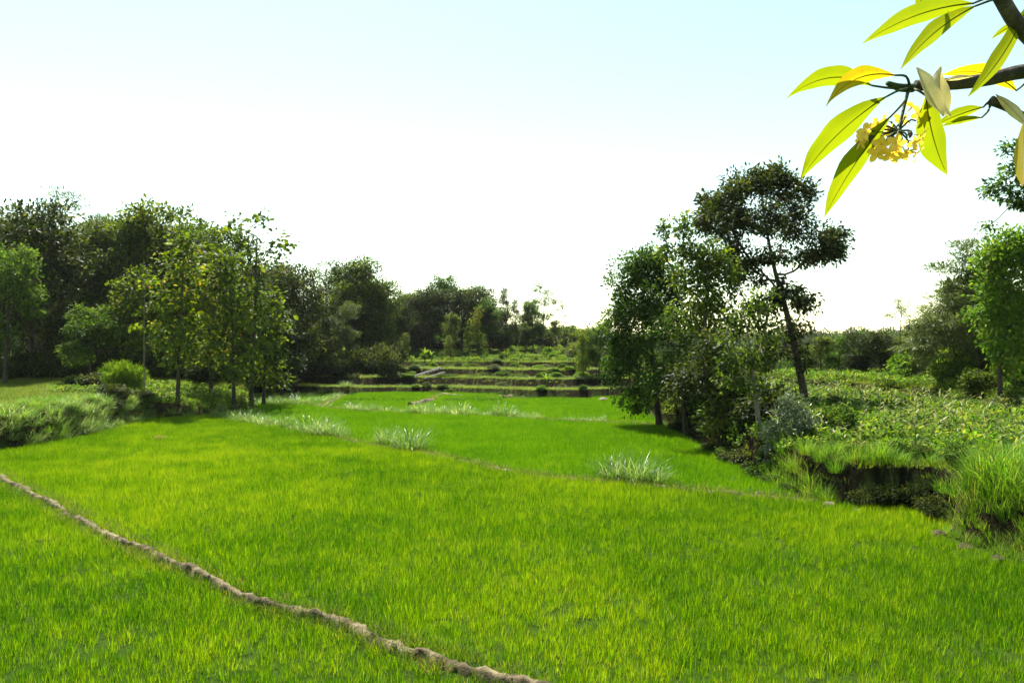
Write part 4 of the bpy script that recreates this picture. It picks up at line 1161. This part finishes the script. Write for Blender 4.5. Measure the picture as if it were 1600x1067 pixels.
for kd, px, py, w, h, lb in [('dark', 600, 604, 40, 26, 'dark bush at the end of the far paddy'), ('olive', 572, 600, 30, 20, 'olive bush where the wood meets the far paddy')]:
    bush_px(kd, px, py, w, h, .1, lb)
for k in BU:
    if k not in bused:
        for c in list(BU[k].children): bpy.data.objects.remove(c)
        bpy.data.objects.remove(BU[k])

# maize in the raised field
def corn_mesh(seed):
    rs = np.random.RandomState(seed); acc = Acc()
    V, q = tube([(0, 0, -.05), (.01, .01, .5), (.03, 0, 1.0)], [.016, .013, .006], 5); acc.add(V, q, .2)
    n = 9
    a = np.arange(n) * 3.14 + rs.randn(n) * .5; z = np.linspace(.12, .95, n)
    D = np.stack([np.cos(a) * .75, np.sin(a) * .75, np.full(n, .75)], 1)
    blades(acc, rs, np.stack([np.zeros(n), np.zeros(n), z], 1), D, .45 + .25 * rs.rand(n), .065, .45 + .3 * rs.rand(n), 5)
    b = 5
    D = np.stack([rs.randn(b) * .3, rs.randn(b) * .3, np.ones(b)], 1)
    blades(acc, rs, np.tile([[.03, 0, .98]], (b, 1)), D, .16, .012, .1, 2, np.full(b, 1.0))
    return acc.mesh('maize_plant', M['corn'])
CM = [corn_mesh(500 + i) for i in range(5)]
rs = np.random.RandomState(41)
cnt = 0
cand = []
for r in range(40):
    for c in range(60):
        x = 11.5 + c * .62 + (rs.rand() - .5) * .3 + r * .05; y = 23 + r * 1.0 + (rs.rand() - .5) * .4
        if x < float(x_right(np.array([y]))) + (1.3 if y > 27 else 3.0): continue
        if x > np.interp(y, R2[:, 0], R2[:, 1]) - .5: continue
        if abs(x) > .72 * y: continue
        if float(gap(np.array([x]), np.array([y]))[0]) < .40 and rs.rand() < .8: continue
        if y < 34 and x < 15.5 and rs.rand() < .75: continue
        cand.append((x, y))
rs.shuffle(cand)
for x, y in sorted(cand[:290], key=lambda p: p[1]):
    s = .75 + .5 * rs.rand()
    o = ob('maize_plant', CM[cnt % 5], None, (x, y, gz(x, y)), (0, 0, rs.rand() * 6.28), s)
    tag(o, 'maize plant with pale arching leaves in the raised crop field', 'maize', 'maize plants in the raised field'); cnt += 1

# banana-like bright plants on the lower terrace
def banana_mesh(seed):
    rs = np.random.RandomState(seed); acc = Acc()
    V, q = tube([(0, 0, -.1), (0, 0, .6), (.03, 0, 1.2)], [.09, .07, .04], 7); acc.add(V, q, .3)
    n = 6; a = np.arange(n) * 2.4
    D = np.stack([np.cos(a) * .45, np.sin(a) * .45, np.ones(n)], 1)
    blades(acc, rs, np.tile([[.02, 0, 1.0]], (n, 1)), D, 1.0 + .4 * rs.rand(n), .34, .25 + .3 * rs.rand(n), 6, .75 + .2 * rs.rand(n))
    return acc.mesh('banana_plant', M['bright'])
for i, (px, py, s, lb) in enumerate([(664, 594, 1.0, 'bright yellow-green banana plant, taller of two by the stone strips'), (674, 594, .8, 'bright yellow-green banana plant, shorter of two by the stone strips'), (854, 621, .85, 'bright upright banana plant in front of the lowest terrace wall')]):
    x, y = gx(px, py, .8 if i < 2 else .05)
    tag(ob('banana_plant', banana_mesh(600 + i), None, (x, y, gz(x, y)), (0, 0, i * 1.1), s), lb, 'banana plant')

# ------------------------------------------------------------------ small things by the paddies
def rock_mesh(name, seed, mat, sx, sy, sz):
    rs = np.random.RandomState(seed)
    import bmesh
    bm = bmesh.new()
    bmesh.ops.create_icosphere(bm, subdivisions=2, radius=1)
    for v in bm.verts:
        k = 1 + .35 * (float(vnoise(v.co.x * 1.7 + seed * 3.1, v.co.y * 1.7 + v.co.z * 2.3)) - .5)
        v.co = Vector((v.co.x * sx, v.co.y * sy, max(v.co.z, -.35) * sz)) * k
    me = bpy.data.meshes.new(name); bm.to_mesh(me); bm.free()
    me.materials.append(mat)
    return me
for i, (px, py, s, lb, mt) in enumerate([(1296, 790, .2, 'pale flat stone at the mouth of the shaded notch', 'pale_stone'), (1186, 772, .16, 'small pale stone on the ridge by the fallen branch', 'pale_stone'),
                                         (943, 627, .5, 'whitish boulder at the corner of the far paddy', 'pale_stone'), (1340, 800, .16, 'dim stone on the floor of the shaded notch', 'stone'),
                                         (1466, 838, .26, 'brown clod fallen at the corner of the earth bank', 'soil'), (1510, 858, .22, 'brown clod at the foot of the earth bank', 'soil'),
                                         (1560, 878, .24, 'brown clod at the near foot of the earth bank', 'soil'), (22, 760, .1, 'small pale stone at the start of the mud ridge', 'pale_stone')]):
    x, y = gx(px, py)
    z = gz(x, y)
    tag(ob('stone' if mt != 'soil' else 'soil_clod', rock_mesh('stone', 700 + i, M[mt], s, s * .8, s * .6), None, (x, y, z + s * .1), (0, 0, i * 1.1)), lb, 'stone' if mt != 'soil' else 'clod')
acc = Acc()
V, q = tube([at(1140, 756, 27.6) + Vector((0, 0, .0)), at(1160, 763, 27.0), at(1190, 768, 26.4), at(1225, 772, 25.9), at(1240, 769, 25.7)], [.02, .035, .05, .055, .04], 6); acc.add(V, q)
V, q = tube([at(1160, 763, 27.0), at(1148, 752, 27.2), at(1142, 744, 27.3)], [.025, .02, .01], 5); acc.add(V, q)
V, q = tube([at(1190, 768, 26.4), at(1205, 760, 26.6), at(1214, 757, 26.8)], [.03, .02, .01], 5); acc.add(V, q)
tag(ob('fallen_branch', acc.mesh('fallen_branch', M['bark_pale'], True)), 'bare fallen branch lying at the ridge end below the grove', 'branch')
x, y = gx(558, 611, .2)
acc = Acc()
V, q = tube([(0, 0, -.1), (0, 0, .4), (.03, 0, .9), (.02, 0, 1.15)], [.28, .25, .24, .2], 10); acc.add(V, q)
V, q = tube([(.02, 0, 1.15), (.02, 0, 1.16)], [.2, .001], 10); acc.add(V, q)
tag(ob('tree_stump', acc.mesh('tree_stump', M['bark'], True), None, (x, y, gz(x, y))), 'short dark stump on the curved ridge at the far paddy', 'stump')
def slab_strip(p0, p1, w, seed, label):
    """grey stone strip laid up a terrace: a root with one slab per piece"""
    root = bpy.data.objects.new('stone_strip', None); COL.objects.link(root)
    root.location = p0
    d = p1 - p0; L = d.length; n = 9
    dn = d.normalized(); sd = Vector((-dn.y, dn.x, 0)).normalized(); up = dn.cross(sd)
    if up.z < 0: up = -up
    rr = random.Random(seed)
    for i in range(n):
        a = dn * (L * (i + .04) / n); b = dn * (L * (i + .96) / n)
        V = []
        for h in (-.12, .03 + rr.random() * .02):
            for base, s in ((a, -1), (a, 1), (b, 1), (b, -1)):
                V.append(base + sd * s * w * .5 * (.9 + .2 * rr.random()) + up * h)
        Fq = [(0, 1, 2, 3), (4, 5, 6, 7), (0, 1, 5, 4), (1, 2, 6, 5), (2, 3, 7, 6), (3, 0, 4, 7)]
        ob('slab', mesh_np('slab', np.array([tuple(v) for v in V]), [np.array(Fq)], M['stone']), root)
    return tag(root, label, 'stone strip')
slab_strip(at(642, 589, 84.0), at(688, 574, 88.5), .45, 1, 'upper grey stone strip slanting across the terraces')
slab_strip(at(664, 591, 83.6), at(694, 581, 87.0), .35, 2, 'lower shorter grey stone strip beside the banana plants')

# ------------------------------------------------------------------ house behind the right-hand trees
def box(x0, x1, y0, y1, z0, z1):
    V = [(x0, y0, z0), (x1, y0, z0), (x1, y1, z0), (x0, y1, z0), (x0, y0, z1), (x1, y0, z1), (x1, y1, z1), (x0, y1, z1)]
    return np.array(V), np.array([(0, 3, 2, 1), (4, 5, 6, 7), (0, 1, 5, 4), (1, 2, 6, 5), (2, 3, 7, 6), (3, 0, 4, 7)])
M['wall'] = solid_mat('weathered_plaster', [(.3, (.05, .045, .038)), (.7, (.11, .10, .085))], 1.5, .95, .4, 10)
M['tile'] = solid_mat('old_roof_tile', [(.3, (.02, .015, .012)), (.55, (.045, .034, .028)), (.75, (.09, .072, .06))], 2.5, .9, .6, 14)
M['wood'] = solid_mat('dark_timber', [(.3, (.02, .014, .009)), (.7, (.06, .042, .028))], 3, .8, .5, 12, stretch=(1, 1, .2))
hx, hy = 38.5, 56.0
hz = gz(hx, hy)
house = bpy.data.objects.new('house', None); COL.objects.link(house)
house.location = (hx, hy, hz); house.rotation_euler = (0, 0, -.12)
acc = Acc()
V, q = box(-4, 4, 0, 5, -.3, 2.0); acc.add(V, q)
ob('wall', acc.mesh('wall', M['wall']), house)
acc = Acc()
rowsN, colsN = 11, 34
for side in (-1, 1):
    for r in range(rowsN):
        t0, t1 = r / rowsN, (r + 1.12) / rowsN
        for c in range(colsN):
            x0 = -4.7 + 9.4 * c / colsN; x1 = x0 + 9.4 / colsN * .96
            ya, yb = 2.5 + side * 3.5 * (1 - t0), 2.5 + side * 3.5 * (1 - t1)
            za, zb_ = 1.75 + 1.75 * t0 + .05, 1.75 + 1.75 * t1
            V = np.array([(x0, ya, za), ((x0 + x1) / 2, ya, za + .05), (x1, ya, za), (x0, yb, zb_), ((x0 + x1) / 2, yb, zb_ + .05), (x1, yb, zb_)])
            acc.add(V, np.array([(0, 1, 4, 3), (1, 2, 5, 4)]))
rf = ob('roof', acc.mesh('roof', M['tile']), house)
acc = Acc(); V, q = tube([(-4.75, 2.5, 3.56), (4.75, 2.5, 3.56)], [.11, .11], 8); acc.add(V, q)
ob('ridge_cap', acc.mesh('ridge_cap', M['pale_stone'], True), rf)
for s in (-1, 1):
    V, _ = box(-.02, .02, 0, 5, 0, 0)
    x = s * 3.99
    ob('gable', mesh_np('gable', np.array([(x, 0, 2.0), (x, 5, 2.0), (x, 2.5, 3.25), (x - s * .15, 0, 2.0), (x - s * .15, 5, 2.0), (x - s * .15, 2.5, 3.25)]), [np.array([(0, 1, 2), (3, 5, 4)])], M['wall']), house)
V, q = box(-.45, .45, -.06, -.004, 0, 1.75); ob('door', mesh_np('door', V, [q], M['wood']), house, (-.5, 0, 0))
for x in (-2.6, 1.8):
    V, q = box(-.5, .5, -.05, -.004, .8, 1.6); w_ = ob('window', mesh_np('window', V, [q], M['wood']), house, (x, 0, 0))
    V, q = box(-.6, .6, -.1, -.005, .72, .79); ob('sill', mesh_np('sill', V, [q], M['wall']), w_)
tag(house, 'low dark house with a tiled roof half hidden behind trees', 'house')

# ------------------------------------------------------------------ frangipani reaching in from the photographer's side
def frang_leaf_mat(name, base, dark, spot, trans=.55):
    m, nt, out = new_mat(name)
    tc = nt.nodes.new('ShaderNodeTexCoord')
    n = noise(nt, 9, 4, .6, tc.outputs['Object']); n2 = noise(nt, 26, 3, .6, tc.outputs['Object'])
    c = ramp(nt, n, [(.35, dark), (.6, base)])
    c = mixc(nt, ramp(nt, n2, [(.60, (0, 0, 0)), (.74, (1, 1, 1))]), c, spot)
    al = nt.nodes.new('ShaderNodeAttribute'); al.attribute_name = 'along'
    ac = nt.nodes.new('ShaderNodeAttribute'); ac.attribute_name = 'across'
    vein = mathn(nt, 'SINE', mathn(nt, 'SUBTRACT', mathn(nt, 'MULTIPLY', al.outputs['Fac'], 125.0), mathn(nt, 'MULTIPLY', ac.outputs['Fac'], 8.0)))
    vf = mathn(nt, 'MULTIPLY', ramp(nt, vein, [(.72, (0, 0, 0)), (1.0, (1, 1, 1))]), .28)
    c = mixc(nt, vf, c, dark)
    n3 = noise(nt, 55, 4, .7, tc.outputs['Object']); n4 = noise(nt, 13, 3, .6, tc.outputs['Object'])
    bl = mathn(nt, 'MULTIPLY', ramp(nt, n3, [(.62, (0, 0, 0)), (.70, (1, 1, 1))]), ramp(nt, n4, [(.52, (0, 0, 0)), (.62, (1, 1, 1))]))
    c = mixc(nt, mathn(nt, 'MULTIPLY', bl, .75), c, (.10, .05, .012))
    p = nt.nodes.new('ShaderNodeBsdfPrincipled'); nt.links.new(c, p.inputs['Base Color'])
    p.inputs['Roughness'].default_value = .45; p.inputs['Specular IOR Level'].default_value = .25
    t = nt.nodes.new('ShaderNodeBsdfTranslucent'); nt.links.new(mixc(nt, 1.0, c, (1.2, 1.2, .5), 'MULTIPLY'), t.inputs[0])
    mx = nt.nodes.new('ShaderNodeMixShader'); mx.inputs[0].default_value = trans
    nt.links.new(p.outputs[0], mx.inputs[1]); nt.links.new(t.outputs[0], mx.inputs[2]); nt.links.new(mx.outputs[0], out.inputs[0])
    return m
FG = frang_leaf_mat('frangipani_leaf', (.17, .20, .005), (.145, .185, .005), (.195, .20, .006), .7)
FY = frang_leaf_mat('frangipani_yellow_leaf', (.46, .31, .008), (.33, .29, .008), (.38, .18, .010), .65)
FD = frang_leaf_mat('frangipani_dry_leaf', (.66, .58, .42), (.50, .40, .25), (.7, .63, .5), .5)
FP = frang_leaf_mat('frangipani_petal', (.82, .60, .14), (.80, .48, .06), (.86, .74, .36), .5)
M['fbark'] = solid_mat('frangipani_bark', [(.3, (.03, .026, .02)), (.55, (.07, .06, .048)), (.75, (.15, .13, .11))], 22, .85, .6, 70)
M['fgreen'] = solid_mat('frangipani_green_wood', [(.3, (.02, .035, .01)), (.7, (.05, .075, .02))], 14, .6, .3, 40)
TX, TY = 2.75, 1.9
tz = gz(TX, TY)
fr = bpy.data.objects.new('frangipani_tree', None); COL.objects.link(fr)
fr.location = (TX, TY, tz - .05)
tag(fr, 'frangipani reaching in overhead with long yellow-green leaves and yellow flowers', 'tree')
FL = fr.location
def lp(px, py, Y):
    return np.array(at(px, py, Y) - FL)
def curve(pts, n):
    P = np.array(pts, float); m = len(P)
    tt = np.linspace(0, m - 1, n)
    out = []
    for t in tt:                                        # Catmull-Rom
        i = min(int(t), m - 2); u = t - i
        p0, p1, p2, p3 = P[max(i - 1, 0)], P[i], P[i + 1], P[min(i + 2, m - 1)]
        out.append(.5 * (2 * p1 + (p2 - p0) * u + (2 * p0 - 5 * p1 + 4 * p2 - p3) * u * u + (3 * p1 - p0 - 3 * p2 + p3) * u ** 3))
    return np.array(out)
def fbranch(name, pts, r, mat, parent=fr, sides=10):
    P = curve(pts, 18)
    rad = np.interp(np.linspace(0, 1, 18), np.linspace(0, 1, len(r)), r)
    rad = rad * (1 + .10 * np.sin(np.arange(18) * 2.1) * (np.arange(18) % 3 == 0))
    V, q = tube(P, rad, sides)
    n = len(V)
    V = np.concatenate([V, P[:1], P[-1:]])
    i = np.arange(sides); j = (i + 1) % sides
    caps = np.concatenate([np.stack([i, j, np.full(sides, n)], 1), np.stack([n - sides + i, n - sides + j, np.full(sides, n + 1)], 1)])
    return ob(name, mesh_np(name, V, [q, caps], mat, smooth_=True), parent)
fbranch('trunk', [(0, 0, -.1), (.02, .01, .5), (-.05, .03, 1.0), (-.12, 0, 1.35)], [.10, .085, .075, .06], M['fbark'])
fork = np.array([-.12, 0, 1.30])
fbranch('branch', [fork, lp(1850, 150, 1.85), lp(1700, 105, 1.8), lp(1600, 112, 1.75), lp(1545, 124, 1.72), lp(1492, 131, 1.70), lp(1430, 134, 1.70)], [.045, .022, .019, .017, .015, .014, .012], M['fbark'])
fbranch('branch', [fork, lp(1900, 300, 1.8), lp(1720, 250, 1.8), lp(1640, 205, 1.8), lp(1600, 183, 1.8), lp(1572, 168, 1.8), lp(1548, 157, 1.8)], [.03, .014, .012, .011, .010, .009, .012], M['fbark'])
fbranch('branch', [fork, lp(1900, 60, 1.75), lp(1760, 90, 1.7), lp(1650, 85, 1.65), lp(1598, 48, 1.62), lp(1570, 8, 1.60), lp(1545, -40, 1.58)], [.04, .02, .018, .017, .016, .015, .014], M['fbark'])

def fleaf(base, tip, wpx, Y0, Y1, mat, sag=0.0, fold=.18, wave=0.0, stalk=None, roll=0.0, sx=None):
    """leaf blade from base to tip (view positions, depths Y0..Y1); sag bows it upwards in the view"""
    a, b = lp(*base, Y0), lp(*tip, Y1)
    n, mrow = 15, 5
    t = np.linspace(0, 1, n)
    d = b - a; L = np.linalg.norm(d); dn = d / L
    view = np.array(at((base[0] + tip[0]) / 2, (base[1] + tip[1]) / 2, (Y0 + Y1) / 2) - Vector((0, 0, EYE)))
    view /= np.linalg.norm(view)
    side = unit(np.cross(dn, view)); 
    nrm = unit(np.cross(side, dn))
    if roll == 0.0 and mat is not FD:
        sv = np.array(sd)
        roll = max((-.55, .55), key=lambda r: abs(np.dot(unit(np.cross(side * math.cos(r) + nrm * math.sin(r), dn)), sv)))
    side = side * math.cos(roll) + nrm * math.sin(roll); nrm = unit(np.cross(side, dn))
    up2 = unit(np.cross(dn, view)); up2 = up2 if up2[2] > 0 else -up2
    mid = a + d * t[:, None] + up2 * (sag * L * 4 * t * (1 - t))[:, None]
    W = wpx * .86 / F * (Y0 + Y1) / 2
    prof = np.clip(np.sin(math.pi * np.clip(t, 0, 1) ** .92), 0, 1) ** .95 * (1 + .05 * np.sin(t * 17 + tip[0]))
    prof[0] = .06; prof[-1] = .02
    V = np.zeros((n, mrow, 3))
    for j in range(mrow):
        u = (j - 2) / 2.0
        wv = wave * np.sin(t * 9 + j * 1.7) * abs(u) * W
        V[:, j] = mid + side * (u * .5 * W * prof)[:, None] + nrm * ((abs(u) * fold * W * prof) + wv)[:, None]
    i = np.arange(n * mrow).reshape(n, mrow)
    q = np.stack([i[:-1, :-1], i[:-1, 1:], i[1:, 1:], i[1:, :-1]], -1).reshape(-1, 4)
    lme = mesh_np('leaf', V.reshape(-1, 3), [q], mat, smooth_=True)
    for nm, arr in (('along', np.repeat(t, mrow)), ('across', np.tile(np.abs(np.arange(mrow) - 2) / 2, n))):
        a_ = lme.attributes.new(nm, 'FLOAT', 'POINT'); a_.data.foreach_set('value', arr.astype(np.float32))
    lf = ob('leaf', lme, fr)
    P = mid[:-1] + nrm * .0010
    Vt, qt = tube(P, np.linspace(.0018, .0006, n - 1), 5)
    ob('midrib', mesh_np('midrib', Vt, [qt], FG if mat is FG else mat, smooth_=True), lf)
    if stalk:
        Ps = curve([lp(*stalk[0], stalk[1])] + [lp(*s_, Y0) for s_ in stalk[2:]] + [a], 9)
        Vt, qt = tube(Ps, np.linspace(.0033, .0022, 9), 6)
        ob('leaf_stalk', mesh_np('leaf_stalk', Vt, [qt], M['fgreen'], smooth_=True), lf)
    return lf
A_ = (1422, 138)
fleaf((1362, 134), (1228, 155), 40, 1.66, 1.60, FG, .13, stalk=(A_, 1.69, (1392, 138)))
fleaf((1398, 118), (1290, 168), 36, 1.64, 1.58, FY, .13, .25, stalk=(A_, 1.69, (1416, 120)))
fleaf((1384, 152), (1251, 281), 52, 1.62, 1.80, FG, .06, .2, .06, stalk=(A_, 1.69, (1404, 142)))
fleaf((1390, 184), (1288, 340), 44, 1.62, 1.80, FG, .03, .2, stalk=(A_, 1.69, (1412, 160)))
fleaf((1447, 150), (1480, 273), 54, 1.66, 1.80, FG, -.03, .12, stalk=(A_, 1.69, (1435, 142)))
fleaf((1536, 168), (1462, 196), 24, 1.80, 1.80, FG, .03, .2, stalk=((1548, 157), 1.8, (1542, 162)))
fleaf((1534, 184), (1470, 198), 14, 1.80, 1.82, FG, .03, .2, stalk=((1548, 157), 1.8, (1545, 172)))
fleaf((1520, 6), (1347, 69), 42, 1.60, 1.50, FG, .05, .15, stalk=((1560, -8), 1.6, (1540, -2)))
fleaf((1524, 10), (1407, 109), 36, 1.62, 1.56, FG, .05, .18, stalk=((1562, -4), 1.6, (1545, 2)))
fleaf((1436, -60), (1441, 37), 20, 1.66, 1.70, FG, 0, .15)
fleaf((1606, 8), (1512, 152), 32, 1.62, 1.60, FG, -.05, .2, stalk=((1640, 60), 1.64, (1620, -2)))
fleaf((1588, 142), (1470, 118), 36, 1.86, 1.80, FY, .10, .12, stalk=((1620, 108), 1.76, (1602, 130)))
fleaf((1606, 30), (1548, 62), 14, 1.66, 1.70, FG, .05, .2)
fleaf((1600, 190), (1597, 292), 40, 1.70, 1.62, FY, 0, .15, stalk=((1630, 200), 1.8, (1612, 186)))
fleaf((1556, 148), (1608, 200), 18, 1.78, 1.74, FD, .02, .5)
fleaf((1478, 126), (1520, 120), 9, 1.68, 1.66, FD, .05, .5)
# pale dry leaf folded over the branch
tag(fleaf((1470, 104), (1486, 182), 42, 1.66, 1.63, FD, -.08, .25, .10, roll=.5), 'pale dry leaf hanging over the branch')
tag(fleaf((1432, 106), (1474, 182), 30, 1.65, 1.60, FD, -.04, .5, .12, roll=-.6), 'curled pale dry leaf hanging over the branch')
fbranch('twig', [lp(1426, 138, 1.69), lp(1405, 137, 1.67), lp(1386, 130, 1.66)], [.010, .009, .005], M['fgreen'])
# flower cluster hanging under the shoot
stem_top = lp(1418, 146, 1.69)
fbranch('flower_stalk', [stem_top, lp(1412, 170, 1.68), lp(1406, 198, 1.67)], [.004, .0035, .003], M['fgreen'])
def petal_mesh():
    n, mrow = 7, 5
    t = np.linspace(0, 1, n); V = np.zeros((n, mrow, 3))
    w = .5 * np.sin(math.pi * (t * .9 + .04)) ** .8 * .62
    for j in range(mrow):
        u = (j - 2) / 2
        V[:, j, 0] = t * .9 + .05; V[:, j, 1] = u * w + .12 * t * t; V[:, j, 2] = .38 * t - .30 * t * t + .12 * u * t
    i = np.arange(n * mrow).reshape(n, mrow)
    q = np.stack([i[:-1, :-1], i[:-1, 1:], i[1:, 1:], i[1:, :-1]], -1).reshape(-1, 4)
    return mesh_np('petal', V.reshape(-1, 3), [q], FP, smooth_=True)
PM = petal_mesh()
rr = random.Random(8)
tubeV, tubeQ = tube([(0, 0, -.75), (0, 0, -.3), (0, 0, .06)], [.05, .06, .12], 7)
TM = mesh_np('flower_tube', tubeV, [tubeQ], FP, smooth_=True)
for k, (px, py, dy) in enumerate([(1352, 208, -.02), (1368, 198, .02), (1378, 226, -.03), (1395, 240, -.02), (1415, 238, 0), (1428, 222, -.02), (1440, 212, .01), (1390, 205, .03), (1408, 190, .04), (1362, 222, .03),
                                  (1425, 168, .04), (1438, 180, .05), (1345, 222, .01), (1400, 224, -.05), (1382, 186, .05), (1432, 240, .02), (1372, 240, 0)]):
    c = lp(px, py, 1.66 + dy)
    hub = lp(1404, 205, 1.67)
    d = Vector(c - hub) + Vector((rr.uniform(-.02, .02), rr.uniform(-.05, -.01), rr.uniform(-.02, .015)))
    fo = ob('flower', TM, fr, tuple(c), d.to_track_quat('Z', 'Y').to_euler(), .019 + .006 * rr.random())
    for j in range(5):
        ob('petal', PM, fo, (0, 0, 0), (0, rr.uniform(-.35, .25), j * 2 * math.pi / 5 + rr.uniform(-.12, .12)))
    Ps = curve([hub, (hub + c) / 2 + np.array([0, 0, .006]), c - np.array(d.normalized()) * .02], 6)
    Vt, qt = tube(Ps, np.linspace(.0024, .0018, 6), 5)
    ob('flower_stem', mesh_np('flower_stem', Vt, [qt], M['fgreen'], smooth_=True), fr)
for k, (px, py) in enumerate([(1405, 214), (1392, 212), (1420, 205), (1398, 232), (1362, 212)]):
    fbranch('bud', [lp(px, py, 1.66), lp(px + rr.uniform(-5, 5), py + 5, 1.65), lp(px + rr.uniform(-8, 8), py + 11, 1.645)], [.003, .0055, .001], M['fbark'], sides=7)

# ------------------------------------------------------------------ humid air
m, nt, out = new_mat('humid_air')
pv = nt.nodes.new('ShaderNodeVolumePrincipled')
pv.inputs['Color'].default_value = (.93, .97, 1.0, 1)
pv.inputs['Density'].default_value = .00007
pv.inputs['Anisotropy'].default_value = .35
nt.links.new(pv.outputs[0], out.inputs['Volume'])
zl = float(GZ.min()) - 1.0
V, q = box(-2600, 2600, -130, 3600, zl, 62)
hz_ = ob('haze', mesh_np('haze', V, [q], m))
tag(hz_, 'thin humid haze over the fields', kind='stuff')
